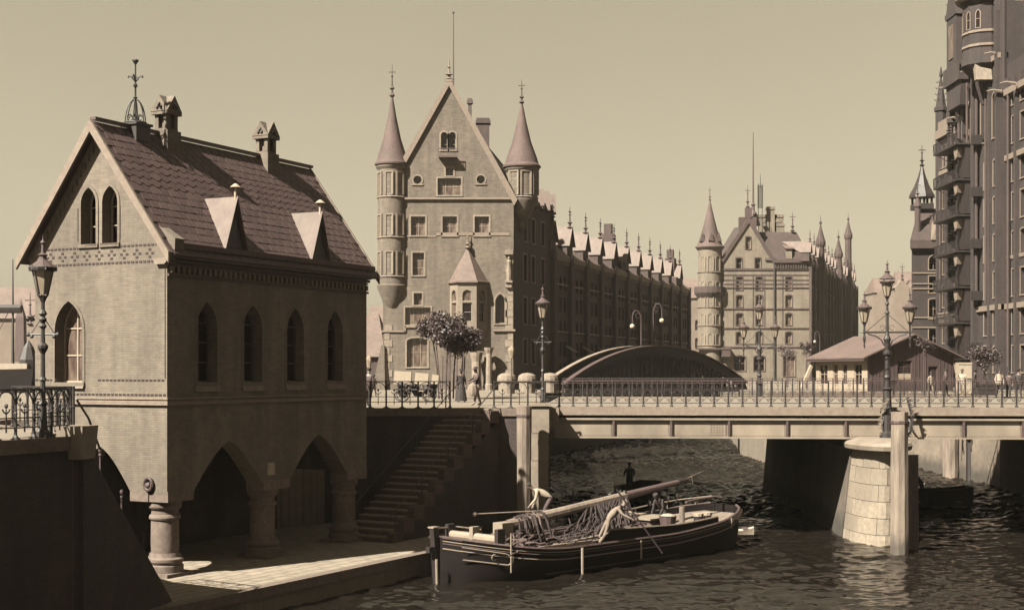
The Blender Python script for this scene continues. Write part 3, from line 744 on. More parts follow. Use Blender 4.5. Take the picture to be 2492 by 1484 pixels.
def post_mesh(h=1.17, r=.04, tail=0):
    g = MB(); g.lathe([(r*2, 0), (r*1.8, .05), (r, .1), (r, h*.5), (r*1.3, h*.52), (r*.9, h*.56), (r*.9, h-.03), (r*1.1, h)], (0, 0), 6)
    if tail: g.path([(0, -.02, .05), (0, -.07, -.08), (0, -.04, -.2), (0, -.09, -.27)], .022, 4)
    me = bpy.data.meshes.new('post'); me.from_pydata(g.v, [], g.f); me.materials.append(M_iron); return me
PM, PMt = post_mesh(), post_mesh(tail=1)
def arch_fence(label, p0, p1, z, step=.66, extra=None):
    p0 = Vector(p0); p1 = Vector(p1); d = p1-p0; ln_ = d.length; ang = math.atan2(d.y, d.x); n_ = max(1, round(ln_/step)); st = ln_/n_
    t = thing('iron_railing', label, 'railing', (p0.x, p0.y, z), ang); pm = arch_panel_mesh(st)
    for i in range(n_+1): inst('post', PM, t, (st*i, 0, 0))
    for i in range(n_): inst('arched_panel', pm, t, (st*(i+.5), 0, 0))
    MB().box(-.03, ln_+.03, -.028, .028, 1.16, 1.20).build('top_rail', M_iron, t)
    return t
arch_fence('arched iron railing on the street wall between pump house and stair head', (-7.0, 62.45), (-2.75, 62.45), ST+.03)
arch_fence('short arched iron railing between the stair head and the bridge abutment', (-.8, 62.45), (1.45, 62.45), ST+.03)
arch_fence('arched iron railing at the left edge of the photograph above the dark quay wall', (-17.3, 20.4), (-11.1, 35.2), ST+.03, .62)
arch_fence('arched iron railing beside the near stair, running away from the left quay corner', (-12.3, 36.2), (-12.35, 39.4), ST+.03, .62)
arch_fence('arched iron railing across the street edge in front of the pump house gable', (-12.35, 39.65), (-14.6, 41.15), ST+.03, .62)

# ================================================================= MAIN BRIDGE
BA = -math.atan2(1.9, 21.3)*.75; BO = (1.62, 64.2); BL = 31.5; BW = 26.0
B = thing('girder_bridge', 'low iron plate girder road bridge on stone pier crossing the canal', 'bridge', (BO[0], BO[1], 0), BA)
MB().box(-.4, BL, -.02, BW, ST-.30, ST).build('deck', M_pave, B)
for sgn, yy in ((-1, 0), (1, BW)):
    y0, y1 = (yy-.28, yy-.021) if sgn < 0 else (yy+.001, yy+.28)
    MB().box(-.4, BL, y0, y1, ST-.32, ST+.06).build('fascia', M_stone, B)
    gy = yy+(-.02 if sgn < 0 else .02)
    def Y_(a, b): return (gy+a, gy+b) if sgn < 0 else (gy-b, gy-a)
    MB().box(.3, BL-.3, *Y_(0, .04), 4.58, 5.33).build('girder_web', M_steel, B)
    MB().box(.3, BL-.3, *Y_(-.16, .18), 5.33, 5.42).build('top_flange', M_steel, B)
    MB().box(.3, BL-.3, *Y_(-.13, .16), 4.50, 4.58).build('bottom_flange', M_steel, B)
    x = 3.0
    while x < BL-1:
        MB().box(x-.05, x+.05, *Y_(-.13, -.001), 4.585, 5.325).build('stiffener', M_iron_l, B); x += 2.6
rv = MB(); x = .5
while x < BL-.5:
    rv.cbox(x, -.037, 4.63, .03, .03, .03); x += .12
for xs in [3.0+2.6*i for i in range(11)]:
    for zz in range(7):
        rv.cbox(xs-.11, -.037, 4.7+zz*.1, .028, .03, .028)
for i in range(7):
    for j in range(6): rv.cbox(7.4+i*.13, -.037, 4.68+j*.11, .035, .03, .035)
rv.build('rivet_rows', M_iron_l, B, kind='stuff')
ug = MB()
for i in range(8): ug.box(.3, BL-.3, 2.5+i*3, 2.62+i*3, 4.7, ST-.3)
x = 1.5
while x < BL: ug.box(x-.08, x+.08, .1, BW-.1, 4.95, ST-.31); x += 2.6
ug.build('cross_girders', M_iron, B, kind='stuff')
def scroll_panel_mesh(w_, h=1.17):
    g = MB(); a = w_/2
    g.box(-a, a, -.01, .01, h*.385, h*.41); g.box(-a, a, -.01, .01, h*.135, h*.16)
    g.tube((0, 0, h*.40), (0, 0, h*.98), .011, n=4)
    g.path([(-a*.5, 0, h*.97), (-a*.2, 0, h*.86), (0, 0, h*.8), (a*.2, 0, h*.86), (a*.5, 0, h*.97)], .009, 4)
    for sg in (-1, 1):
        g.path([(0, 0, h*.37), (sg*a*.5, 0, h*.26), (sg*a*.95, 0, h*.17)], .012, 4)
        cx, cz, r_ = sg*a*.60, h*.265, h*.068
        g.path([(cx+sg*r_*math.cos(q)*(1-q/14), 0, cz+r_*math.sin(q)*(1-q/14)) for q in [i*math.pi/4 for i in range(0, 11)]], .013, 4)
    g.tube((-a, 0, .14*h), (a, 0, .14*h), .016, n=4)
    me = bpy.data.meshes.new('scroll_panel'); me.from_pydata(g.v, [], g.f); me.materials.append(M_iron); return me
def scroll_fence(label, p0, ang, ln_, z, step=.636):
    n_ = round(ln_/step); st = ln_/n_; t = thing('iron_railing', label, 'railing', (p0[0], p0[1], z), ang); pm = scroll_panel_mesh(st)
    for i in range(n_+1): inst('post', PMt if i % 3 == 2 else PM, t, (st*i, 0, 0))
    for i in range(n_): inst('scroll_panel', pm, t, (st*(i+.5), 0, 0))
    MB().box(0, ln_, -.03, .03, 1.15, 1.185).build('top_rail', M_iron_l, t)
    MB().box(0, ln_, -.02, .02, 1.06, 1.08).build('under_rail', M_iron_l, t)
    return t
ca, sa2 = math.cos(BA), math.sin(BA)
def bp(x, y): return (BO[0]+ca*x-sa2*y, BO[1]+sa2*x+ca*y)
scroll_fence('scrolled iron railing along the near side of the girder bridge', bp(-.1, -.15), BA, 28.0, ST+.06)
scroll_fence('scrolled iron railing along the far side of the girder bridge', bp(-.1, BW+.1), BA, 38.0, ST+.06)
# abutment pillar and stone blocks
A = thing('bridge_abutment', 'tall stone pillar of the bridge abutment between timber pile and girder', 'pillar', (0, 0, 0))
for i in range(6):
    z0 = -1.2+i*1.2; j = .015*((i*7) % 3-1)
    MB().box(.86+j, 1.62+j, 61.95, 64.1, z0+.012, z0+1.188).build('stone_block', M_stone_w, A)
MB().box(.78, 1.7, 61.85, 64.1, 6.0, 6.12).build('cap_stone', M_stone_w, A)
MB().box(1.0, 1.75, 64.12, 90, -1, 4.4).build('abutment_wall', M_brick_dark, A)
MB().box(30.7, 31.55, 62.5, 88, -1, 4.4).build('far_abutment_wall', M_brick_dark, A)
MB().box(1.2, 2.1, 62.9, 64.0, 5.0, 5.9).build('bearing_block', M_stone_w, A)

# pier: long brick body, granite nose of separate stones, oval coping slab
Pc = 16.35
P = thing('bridge_pier', 'long battered bridge pier with rounded granite nose and oval coping', 'pier', (Pc, 63.2, 0), BA*.6)
MB().hexa([(-1.5, .9, -1.2), (1.3, .9, -1.2), (1.3, 26.8, -1.2), (-1.5, 26.8, -1.2), (-1.05, .2, 4.05), (1.1, .2, 4.05), (1.1, 26.8, 4.05), (-1.05, 26.8, 4.05)]).build('pier_body', tide(brick('pier_brick', .36, .30, .16, stain=.3, bump=.8)), P)
nc_ = 7; hh = (4.05+1.0)/nc_
for r in range(nc_):
    z0 = -1.0+r*hh; z1 = z0+hh
    def ring(z, ph):
        q = (z+1.0)/5.05; rx = 1.28-.30*q; ry = 3.3-.55*q; cx = -.15+.12*q; cy = .9-.65*q
        return lambda a, o=0: (cx-(rx+o)*math.cos(a), cy-(ry+o)*math.sin(a)**.9 if math.sin(a) > 0 else cy, z)
    ns = 5; off = .5 if r % 2 else 0
    edges = [0]+[math.pi*(i+off)/ns for i in range(ns+1) if 0 < (i+off) < ns]+[math.pi]
    f0, f1 = ring(z0+.012, 0), ring(z1-.012, 0)
    for e0, e1 in zip(edges[:-1], edges[1:]):
        m_ = 3; o_ = random.uniform(-.012, .02); vs = []; e0 += .006; e1 -= .006
        for f_, in_ in ((f0, o_), (f1, o_)):
            for i in range(m_+1): vs.append(f_(e0+(e1-e0)*i/m_, in_))
        for f_ in (f0, f1):
            for i in range(m_+1): vs.append(f_(e0+(e1-e0)*i/m_, -.45))
        k = m_+1; fs = []
        for i in range(m_):
            fs += [(i, i+1, k+i+1, k+i), (k+i, k+i+1, 3*k+i+1, 3*k+i), (i, 2*k+i, 2*k+i+1, i+1)]
        fs += [(0, k, 3*k, 2*k), (m_, 2*k+m_, 3*k+m_, k+m_)]
        MB().add(vs, fs).build('stone_block', mat('nose_granite_%d' % random.choice((0, 1, 2)), random.choice((.60, .50, .66)), .40, 5, bump=.6, stain=.3), P)
def oval(rx, ry, cx=0, cy=0, n=20): return [(cx+rx*math.cos(2*math.pi*i/n), cy+ry*math.sin(2*math.pi*i/n)) for i in range(n)]
c = MB()
lay = [(1.12, 2.75, 4.05), (1.38, 3.05, 4.12), (1.42, 3.1, 4.3), (1.34, 3.0, 4.42), (1.0, 2.5, 4.52), (.8, 2.0, 4.6)]
vs = []; n_ = 24
for rx, ry, z in lay: vs += [(x, y, z) for x, y in oval(rx, ry, 0, -.1, n_)]
fs = [(j*n_+i, j*n_+(i+1) % n_, (j+1)*n_+(i+1) % n_, (j+1)*n_+i) for j in range(len(lay)-1) for i in range(n_)]+[tuple(range(n_))[::-1], tuple(range((len(lay)-1)*n_, len(lay)*n_))]
c.add(vs, fs).build('coping_slab', M_stone_w, P, smooth=True)
MB().lathe([(.34, 4.6), (.34, 4.8), (.2, 4.9), (.2, 5.6)], (.3, -.9), 10).build('lamp_plinth', M_iron, P)
# timber piles
def pile(label, x, y, zt, r, m_=None, lean=0):
    g = MB(); n_ = 10; prof = []
    random.seed(int(x*100))
    vs = []; rows = 7
    for j in range(rows):
        z = -1.5+(zt+1.5)*j/(rows-1)
        for i in range(n_):
            a = 2*math.pi*i/n_; rr = r*(1+random.uniform(-.05, .05))*(1.04-.06*j/rows)
            vs.append((rr*math.cos(a)*1.0+lean*j/rows, rr*math.sin(a), z))
    fs = [(j*n_+i, j*n_+(i+1) % n_, (j+1)*n_+(i+1) % n_, (j+1)*n_+i) for j in range(rows-1) for i in range(n_)]+[tuple(range((rows-1)*n_, rows*n_))]
    t = thing('timber_pile', label, 'mooring pile', (x, y, 0))
    g.add(vs, fs).build('pile_shaft', m_ or M_wood_pile, t)
    MB().lathe([(r*1.04, zt-.5), (r*1.06, zt-.48), (r*1.06, zt-.38), (r*1.04, zt-.36)], (lean, 0), n_).build('iron_band', M_iron_l, t)
    return t
pile('thick timber mooring pile in front of the abutment, lit above and shaded below', .52, 60.9, 6.03, .31)
pile('tallest pale timber pile standing before the granite pier nose', 16.05, 58.3, 5.85, .36)
pile('darker timber pile close behind the tall pale one at the pier', 16.95, 59.6, 4.0, .26, M_wood_m)
pile('timber pile with a fender block by the sunlit wall under the right span', 31.0, 99.5, 4.7, .55, M_wood)
pile('slim dark timber pile beside the fender block under the right span', 31.6, 97, 3.6, .3, M_wood_d)
MB().box(-.45, .35, -.5, .25, 3.0, 4.2).build('fender_block', M_wood, [o for o in C.objects if o.get('label', '').startswith('slim dark timber')][0])

# ================================================================= LAMPS
def lantern(mb_f, mb_g, c, s=1.0):
    x, y, z = c; n_ = 6
    mb_g.lathe([(.12*s, z+.03), (.255*s, z+.62*s)], (x, y), n_)
    for k_ in range(n_):
        a = 2*math.pi*k_/n_
        mb_f.tube((x+.125*s*math.cos(a), y+.125*s*math.sin(a), z), (x+.265*s*math.cos(a), y+.265*s*math.sin(a), z+.64*s), .016, n=4)
        mb_f.tube((x+.33*s*math.cos(a), y+.33*s*math.sin(a), z+.62*s), (x+.33*s*math.cos(a), y+.33*s*math.sin(a), z+.74*s), .028, .012, 4)
    mb_f.lathe([(.05*s, z-.16*s), (.10*s, z-.05*s), (.14*s, z)], (x, y), n_)
    mb_f.lathe([(.33*s, z+.60*s), (.345*s, z+.66*s), (.345*s, z+.69*s)], (x, y), 12)
def lantern_cap(mb, c, s=1.0):
    x, y, z = c
    mb.lathe([(.34*s, z+.69*s), (.20*s, z+.80*s), (.10*s, z+.88*s), (.09*s, z+.96*s), (.13*s, z+.99*s), (.05*s, z+1.04*s), (.035*s, z+1.25*s), (.07*s, z+1.29*s), (.02*s, z+1.36*s), (.0, z+1.5*s)], (x, y), 10)
def lamp_single(label, x, y, z, h=3.6, group=None):
    t = thing('street_lamp', label, 'street lamp', (x, y, z))
    g = MB(); g.lathe([(.17, 0), (.17, .18), (.12, .25), (.09, .8), (.12, .85), (.07, .92), (.062, h*.42), (.10, h*.43), (.06, h*.45), (.055, h*.62), (.13, h*.66), (.13, h*.68), (.06, h*.70), (.05, h*.80), (.10, h*.82),
                       (.05, h*.84), (.10, h*.87), (.05, h*.89), (.11, h*.91), (.05, h*.94), (.05, h)], (0, 0), 8)
    g.tube((-.32, 0, h*.76), (.32, 0, h*.76), .025, n=5)
    for sg in (-1, 1):
        g.tube((sg*.30, 0, h*.76), (sg*.03, 0, h*.88), .014, n=4); g.ball((sg*.36, 0, h*.76), .055, 6); g.ball((sg*.27, 0, h*.745), .05, 6)
    g.build('lamp_post', M_iron, t)
    f = MB(); gl = MB(); lantern(f, gl, (0, 0, h+.14)); fo = f.build('lantern', M_iron, t); gl.build('lamp_glass', M_lampglass, fo)
    cp_ = MB(); lantern_cap(cp_, (0, 0, h+.14)); cp_.build('lamp_cap', M_iron_l, fo)
    return t
lamp_single('ornate lamp post at the left railing in front of the pump house gable', -11.45, 34.35, ST, 3.35)
lamp_single('tall single lantern on a post where the arched railing meets the bridge', 1.38, 63.2, ST, 3.9)
def candelabra(label, x, y, z, rz=0.0):
    t = thing('candelabra_lamp', label, 'street lamp', (x, y, z), rz)
    g = MB(); g.lathe([(.32, 0), (.32, .2), (.2, .3), (.17, 1.0), (.24, 1.08), (.13, 1.16), (.12, 1.5), (.16, 1.6), (.11, 1.7), (.10, 2.55), (.20, 2.62), (.20, 2.72), (.10, 2.8), (.12, 3.1), (.17, 3.3), (.10, 3.45),
                       (.07, 3.6), (.07, 4.4), (.12, 4.45), (.06, 4.55), (.05, 4.8), (.10, 4.85), (.05, 4.95), (.05, 5.1)], (0, 0), 10)
    for q in range(26):    # twisted rope moulding on the shaft
        a = q*.75; g.tube((.125*math.cos(a), .125*math.sin(a), 1.2+q*.055), (.125*math.cos(a+.75), .125*math.sin(a+.75), 1.2+(q+1)*.055), .022, n=4)
    g.build('lamp_post', M_iron, t)
    ar = MB(); ar.box(-1.05, 1.05, -.04, .04, 3.55, 3.64)
    for sg in (-1, 1):
        ar.path([(sg*.12, 0, 3.0), (sg*.25, 0, 3.25), (sg*.5, 0, 3.42), (sg*.85, 0, 3.52)], .03, 5)
        ar.tube((sg*.9, 0, 3.64), (sg*.08, 0, 4.35), .018, n=4)
        ar.path([(sg*.2+sg*.11*math.cos(q), 0, 3.8+.11*math.sin(q)) for q in [i*.7 for i in range(9)]], .014, 4)
        ar.lathe([(.0, 2.85), (.05, 3.0), (.03, 3.1), (.07, 3.3), (.04, 3.5), (.06, 3.6), (.04, 3.8), (.05, 3.95)], (sg*1.0, 0), 6)
        ar.tube((sg*1.0, 0, 3.55), (sg*1.25, 0, 3.58), .02, .008, 4)
    ar.build('lamp_arm', M_iron, t)
    for cx, cz in ((-1.0, 4.05), (1.0, 4.05), (0, 5.2)):
        f = MB(); gl = MB(); lantern(f, gl, (cx, 0, cz), .95); fo = f.build('lantern', M_iron, t); gl.build('lamp_glass', M_lampglass, fo)
        cp_ = MB(); lantern_cap(cp_, (cx, 0, cz), .95 if cx else 1.1); cp_.build('lamp_cap', M_iron_l, fo)
    return t
cx_, cy_ = bp(15.15, -.55)
candelabra('three armed candelabra lamp rising from the bridge pier in front of the customs hut', cx_, cy_, ST-.2, BA)
candelabra('three armed candelabra lamp on the far side of the bridge before the pale gabled warehouse', X_(1848, 90.5), 90.5, ST-.2, BA)
# wrought iron foliage below the pier lamp
fl = thing('iron_foliage', 'wrought iron foliage hanging over the girder at the foot of the pier lamp', 'ornament', (cx_, cy_, 0))
random.seed(3); g = MB(); g2 = MB()
g.path([(0, -.2, 5.9), (-.25, -.35, 5.6), (-.35, -.45, 5.2), (-.3, -.45, 4.9), (-.1, -.4, 4.65)], .06, 6)
g.path([(.1, -.2, 5.9), (.65, .1, 5.7), (.95, -.3, 5.3), (.9, -.35, 4.9), (.7, -.35, 4.7)], .05, 6)
for i in range(170):
    s_ = random.choice((-1, 1)); q = random.random()
    cx = -.35*math.sin(q*2.6)-.02 if s_ < 0 else .75+.2*math.sin(q*2.8); cz = 6.35-1.75*q; cy = -.45 if s_ < 0 else -.3
    a = random.uniform(-1.2, 1.2)+(math.pi if s_ < 0 else 0); l_ = random.uniform(.1, .24)
    (g2 if s_ < 0 else g).tube((cx, cy, cz), (cx+l_*math.cos(a), cy-.05, cz+l_*math.sin(a)), .035, .008, 4)
g.build('dark_stems', M_iron, fl); g2.build('pale_leaves', M_frame, fl, kind='stuff')
# globe lamps by the warehouse row
def globe_lamp(label, x, y, z, h, sg):
    t = thing('globe_lamp', label, 'street lamp', (x, y, z)); g = MB(); g.tube((0, 0, 0), (0, 0, h*.86), .09, .05, 6)
    g.path([(0, 0, h*.85), (0, 0, h*.95), (sg*.25, 0, h*1.02), (sg*.6, 0, h*1.03), (sg*.85, 0, h*.97), (sg*.85, 0, h*.86)], .05, 5)
    g.path([(sg*.3+.25*math.cos(q), 0, h*.96+.25*math.sin(q)) for q in [i*.7 for i in range(9)]], .025, 4); g.build('lamp_post', M_iron_l, t)
    MB().ball((sg*.85, 0, h*.82), .24, 10).build('lamp_globe', mat('opal_glass', .8, .75), t, smooth=True)
globe_lamp('left one of two crooked globe lamps in front of the long warehouse row', X_(1560, 137), 137, ST, 7.4, -1)
globe_lamp('right one of two crooked globe lamps in front of the long warehouse row', X_(1590, 142), 142, ST, 8.3, 1)
globe_lamp('small globe lamp post beside the dark flank of the pale warehouse', X_(1995, 240), 240, ST, 8.3, -1)
t = thing('small_lamp', 'small pale lantern on a thin pole before the dark arch of the office building', 'street lamp', (X_(1245, 100), 100, ST))
MB().tube((0, 0, 0), (0, 0, 2.6), .05, n=6).build('lamp_post', M_iron_l, t); MB().lathe([(.1, 2.6), (.24, 3.15), (.2, 3.3), (0, 3.5)], (0, 0), 6).build('lantern', M_lampglass, t)
t = thing('small_lamp', 'small pale lantern above the bystander near the pump house corner', 'street lamp', (X_(898, 84), 84, ST))
MB().tube((0, 0, 0), (0, 0, 1.9), .05, n=6).build('lamp_post', M_iron_l, t); MB().lathe([(.1, 1.9), (.2, 2.35), (.16, 2.5), (0, 2.65)], (0, 0), 6).build('lantern', M_lampglass, t)

# ================================================================= ARCH BRIDGE
az = rad(50); AL = 22.8; AO = (2.7, 118.0); ab = math.pi/2-az
R_ = thing('arch_bridge', 'dark iron tied arch bridge in front of the long warehouse row', 'bridge', (AO[0], AO[1], 0), ab)
def arc(q, rise=3.25): return 6.6+rise*(1-(2*q-1)**2)
for yy, nm in ((0, 'near'), (-2.4, 'far')):
    n_ = 22; g = MB(); web = MB()
    for i in range(n_):
        q0, q1 = i/n_, (i+1)/n_; x0, x1 = AL*q0, AL*q1; z0, z1 = arc(q0), arc(q1)
        g.hexa([(x0, yy-.28, z0-.10), (x1, yy-.28, z1-.10), (x1, yy+.28, z1-.10), (x0, yy+.28, z0-.10), (x0, yy-.28, z0), (x1, yy-.28, z1), (x1, yy+.28, z1), (x0, yy+.28, z0)])
        web.hexa([(x0, yy-.05, z0-.82), (x1, yy-.05, z1-.82), (x1, yy+.05, z1-.82), (x0, yy+.05, z0-.82), (x0, yy-.05, z0-.101), (x1, yy-.05, z1-.101), (x1, yy+.05, z1-.101), (x0, yy+.05, z0-.101)])
        web.hexa([(x0, yy-.2, z0-.9), (x1, yy-.2, z1-.9), (x1, yy+.2, z1-.9), (x0, yy+.2, z0-.9), (x0, yy-.2, z0-.821), (x1, yy-.2, z1-.821), (x1, yy+.2, z1-.821), (x0, yy+.2, z0-.821)])
    g.build('arch_flange', M_stone if nm == 'near' else M_iron_l, R_); web.build('arch_rib', M_iron, R_)  # one rib's flange takes a pale stone colour in place of sunlight on iron
    for i in range(1, 40):
        x = AL*i/40; z = arc(i/40)-.88
        if z < 6.2: continue
        MB().box(x-.07, x+.07, yy-.08, yy+.08, 6.1, z).build('hanger', M_iron, R_)
    br = MB()
    for i in range(0, 20):
        xa, xb = AL*i/20, AL*(i+1)/20; za, zb = max(6.3, arc(i/20)-.7), max(6.3, arc((i+1)/20)-.7)
        if i < 10: br.tube((xa, yy-.02, 6.2), (xb, yy-.02, zb), .07, n=4); br.tube((xa, yy+.02, za), (xb, yy+.02, 6.2), .07, n=4)
        else: br.tube((xa, yy-.02, za), (xb, yy-.02, 6.2), .07, n=4); br.tube((xa, yy+.02, 6.2), (xb, yy+.02, zb), .07, n=4)
    br.build('bracing', M_iron, R_, kind='stuff')
    MB().box(0, AL, yy-.2, yy+.2, 5.7, 6.15).build('tie_girder', M_iron_l, R_)
MB().box(-2, AL+2, -2.19, -.21, 5.75, ST+.02).build('deck', M_pave, R_)
for (px, Y, lb) in ((1233, 106, 'first white domed stone pillar left of the iron arch bridge'), (1283, 108, 'second white domed stone pillar left of the iron arch bridge'), (1338, 112, 'third white domed stone pillar at the foot of the iron arch')):
    t = thing('stone_bollard', lb, 'pillar', (X_(px, Y), Y, ST)); MB().lathe([(.62, 0), (.62, .9), (.72, .92), (.72, 1.1)], (0, 0), 12).build('pillar_shaft', M_stone_w, t)
    MB().lathe([(.72, 1.1), (.66, 1.35), (.4, 1.52), (0, 1.58)], (0, 0), 12).build('pillar_cap', M_stone_w, t, smooth=True)
# ================================================================= OFFICE BUILDING (tall gable)
Y2 = 128.0; s2 = Y2/K
def u2(px): return (px-1246)*s2
def z2(py): return E+(905-py)*s2
def op(px0, px1, py0, py1, kind='rect', nx=2, nz=2, uf=u2, zf=z2, **kw):
    return dict(u=uf((px0+px1)/2), z=zf(py1), w=uf(px1)-uf(px0), h=zf(py0)-zf(py1), kind=kind, nx=nx, nz=nz, **kw)
def spire(mb, c, z, h, r=.09, cross=True):
    x, y = c; mb.lathe([(r*1.2, z), (r*2.4, z+h*.06), (r*1.0, z+h*.12), (r*.8, z+h*.22), (r*2.2, z+h*.27), (r*.7, z+h*.33), (r*.45, z+h*.6), (r*1.2, z+h*.63), (r*.4, z+h*.67), (r*.2, z+h)], (x, y), 6)
    if cross: mb.box(x-r*3, x+r*3, y-r*.3, y+r*.3, z+h*.74, z+h*.74+r*.7)
O2 = thing('office_building', 'tall pointed gable office building with round corner turrets and long finials', 'building', (0, Y2, 0))
gl, gd = M_glass_l, M_glass
uL, uR = u2(932), u2(1250)
ops = [op(1000, 1035, 527, 573, nx=2, gl=gl), op(1077, 1112, 527, 573, nx=2, gl=gl), op(1155, 1190, 527, 573, nx=2, gl=gl),
       op(1004, 1032, 615, 670, nx=1, nz=3, gl=gl), op(986, 1048, 748, 790, nx=3, nz=1, gl=gl), op(1007, 1027, 713, 742, nx=1, nz=1, gl=gl),
       op(990, 1040, 822, 893, 'seg', nx=3, nz=2, gl=gl), op(1065, 1122, 434, 475, nx=3, nz=2, gl=gl), op(1085, 1103, 409, 428, nx=1, nz=1, gl=gl),
       op(1073, 1089, 322, 365, 'round', nx=1, nz=3, gl=gd), op(1093, 1109, 322, 365, 'round', nx=1, nz=3, gl=gd),
       op(1006, 1026, 428, 448, 'circle', nx=1, nz=1, gl=gl, fr=.12), op(1160, 1180, 427, 447, 'circle', nx=1, nz=1, gl=gl, fr=.12),
       op(1205, 1230, 715, 787, 'point', nx=1, nz=1, gl=gd, fr=.08), op(1178, 1202, 868, 938, 'rect', nx=1, nz=2, gl=gl)]
gx = u2(1093); outl = [(uL, ST-.5), (uR, ST-.5), (uR, z2(478)), (gx, z2(196)), (uL, z2(478))]
facade(O2, 'front_wall', M_brick_b2, (0, 0), 0, outl, ops, .35, (M_stone_w, .15, .05))
tr = MB()
tr.box(uL-.1, uR+.1, -.22, .0, z2(486), z2(481)); 
for a, b, y in ((985, 1160, 893-70), ): pass
tr.box(u2(1200)-.0, uR+.15, -.2, 0, z2(806), z2(801)); tr.box(uL-.12, u2(985), -.14, 0, z2(808), z2(804)); tr.box(u2(985), u2(1100), -.14, 0, z2(797), z2(793)); tr.box(u2(985)-.1, u2(985)+.1, -.14, 0, z2(806), z2(793))
tr.box(u2(990), u2(1062), -.05, 0, z2(577), z2(573)); tr.box(u2(1062), u2(1240), -.05, 0, z2(573), z2(566))
tr.build('string_course', M_stone, O2)
# quoins
for px in (938, 1246):
    for i in range(18):
        z = z2(935)+i*.68; w_ = .62 if i % 2 else .38
        if z > z2(490): break
        if 938 == px and z > z2(800): break
        MB().box(u2(px)-(w_ if px > 1000 else .1), u2(px)+(.1 if px > 1000 else w_), -.05, .03, z, z+.64).build('quoin', M_stone_w, O2)
# raking cornice with solid roof behind
rk = MB(); t_ = .42
gb = [(uL-.35, z2(478)-.3), (gx, z2(196)+.25), (uR+.35, z2(478)-.3), (uR+.05, z2(478)-.85), (gx, z2(196)-.55), (uL-.05, z2(478)-.85)]
rk.prism_y(gb, -.28, .25); rk.build('verge_coping', M_stone, O2)
sp_ = MB(); sp_.box(gx-.3, gx+.3, -.3, .3, z2(200), z2(192)); spire(sp_, (gx, 0), z2(196), 1.9, .17, False); sp_.build('gable_finial', M_stone, O2)
# side wall follows the canal
va = (math.sin(rad(19.05)), math.cos(rad(19.05))); ang2 = math.pi/2-rad(19.05)
def sd2(t): return (uR+va[0]*t, va[1]*t)
def sops(cols, rows, kind='point', w=1.0): return [dict(u=c, z=z, w=w, h=h, kind=kind, nx=2, nz=3, gl=gd) for c in cols for z, h in rows]
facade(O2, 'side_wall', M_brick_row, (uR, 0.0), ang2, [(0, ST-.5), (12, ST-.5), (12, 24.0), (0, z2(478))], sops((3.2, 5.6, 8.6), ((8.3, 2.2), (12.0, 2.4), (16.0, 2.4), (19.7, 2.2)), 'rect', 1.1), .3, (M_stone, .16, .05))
MB().prism_z([(uL, .55), (uL+.5, 12), (uR+3, 12), (uR-.2, .55)][::-1], ST-1, z2(484)).build('left_rear_walls', M_brick_b2, O2)
rf = MB()
dpt = 12.0
rf.add([(uL+.3, .5, z2(478)-.25), (gx, .5, z2(196)-1.6), (uR-.3, .5, z2(478)-.25), (uL+.3, dpt, z2(478)-.25), (gx+1.0, dpt, z2(196)-2.2), (uR+3.0, dpt, z2(478)-.25)],
       [(0, 1, 4, 3), (1, 2, 5, 4), (0, 3, 5, 2), (3, 4, 5), (0, 2, 1)])
rf.build('roof', M_roof_mid, O2)
# oriel
ox0, ox1 = u2(1095), u2(1186); oz0, oz1 = z2(802), z2(692); w_ = ox1-ox0; pr = 1.25
q = [(ox0, 0), (ox0+.75, -pr), (ox1-.95, -pr), (ox1, 0)]
for i, ((xa, ya), (xb, yb)) in enumerate(zip(q[:-1], q[1:])):
    l_ = math.hypot(xb-xa, yb-ya); an_ = math.atan2(yb-ya, xb-xa); ww = min(.85, l_*.6)
    o_ = [dict(u=l_/2, z=oz0+.7, w=ww, h=1.7, kind='rect', nx=1, nz=2, gl=gl if i < 1 else gd), dict(u=l_/2, z=oz0+2.55, w=ww, h=1.0, kind='round', nx=1, nz=1, gl=gl)]
    facade(O2, 'oriel_wall', M_stone_w, (xa, ya), an_, [(0, oz0), (l_, oz0), (l_, oz1), (0, oz1)], o_, .15)
oc = MB(); cx, cy = (q[1][0]+q[2][0])/2, -.35
lay = [(-.1, oz1), (.22, oz1+.08), (.22, oz1+.22), (.08, oz1+.26)]
vs = []
for o_, z in lay: vs += [(q[0][0]-o_, 0, z), (q[1][0]-o_*.6, q[1][1]-o_, z), (q[2][0]+o_*.6, q[2][1]-o_, z), (q[3][0]+o_, 0, z)]
fs = [(j*4+i, j*4+i+1, j*4+5+i, j*4+4+i) for j in range(3) for i in range(3)]
vs += [(cx, cy, z2(603))]; fs += [(12, 13, 16), (13, 14, 16), (14, 15, 16), (15, 12, 16)]
oc.add(vs, fs).build('oriel_roof', M_slate_pale, O2)
cb_ = MB(); vs = []
for f_, z in ((1, oz0), (1.02, oz0-.12), (.75, oz0-.5), (.35, oz0-.95), (.02, oz0-1.1)): vs += [(cx+(x-cx)*f_, y*f_, z) for x, y in q]
cb_.add(vs, [(j*4+i+4, j*4+5+i, j*4+i+1, j*4+i) for j in range(4) for i in range(3)]).build('oriel_corbel', M_stone, O2)
sp_ = MB(); spire(sp_, (cx, cy), z2(606), 1.6, .12, False); sp_.build('oriel_finial', M_stone, O2)
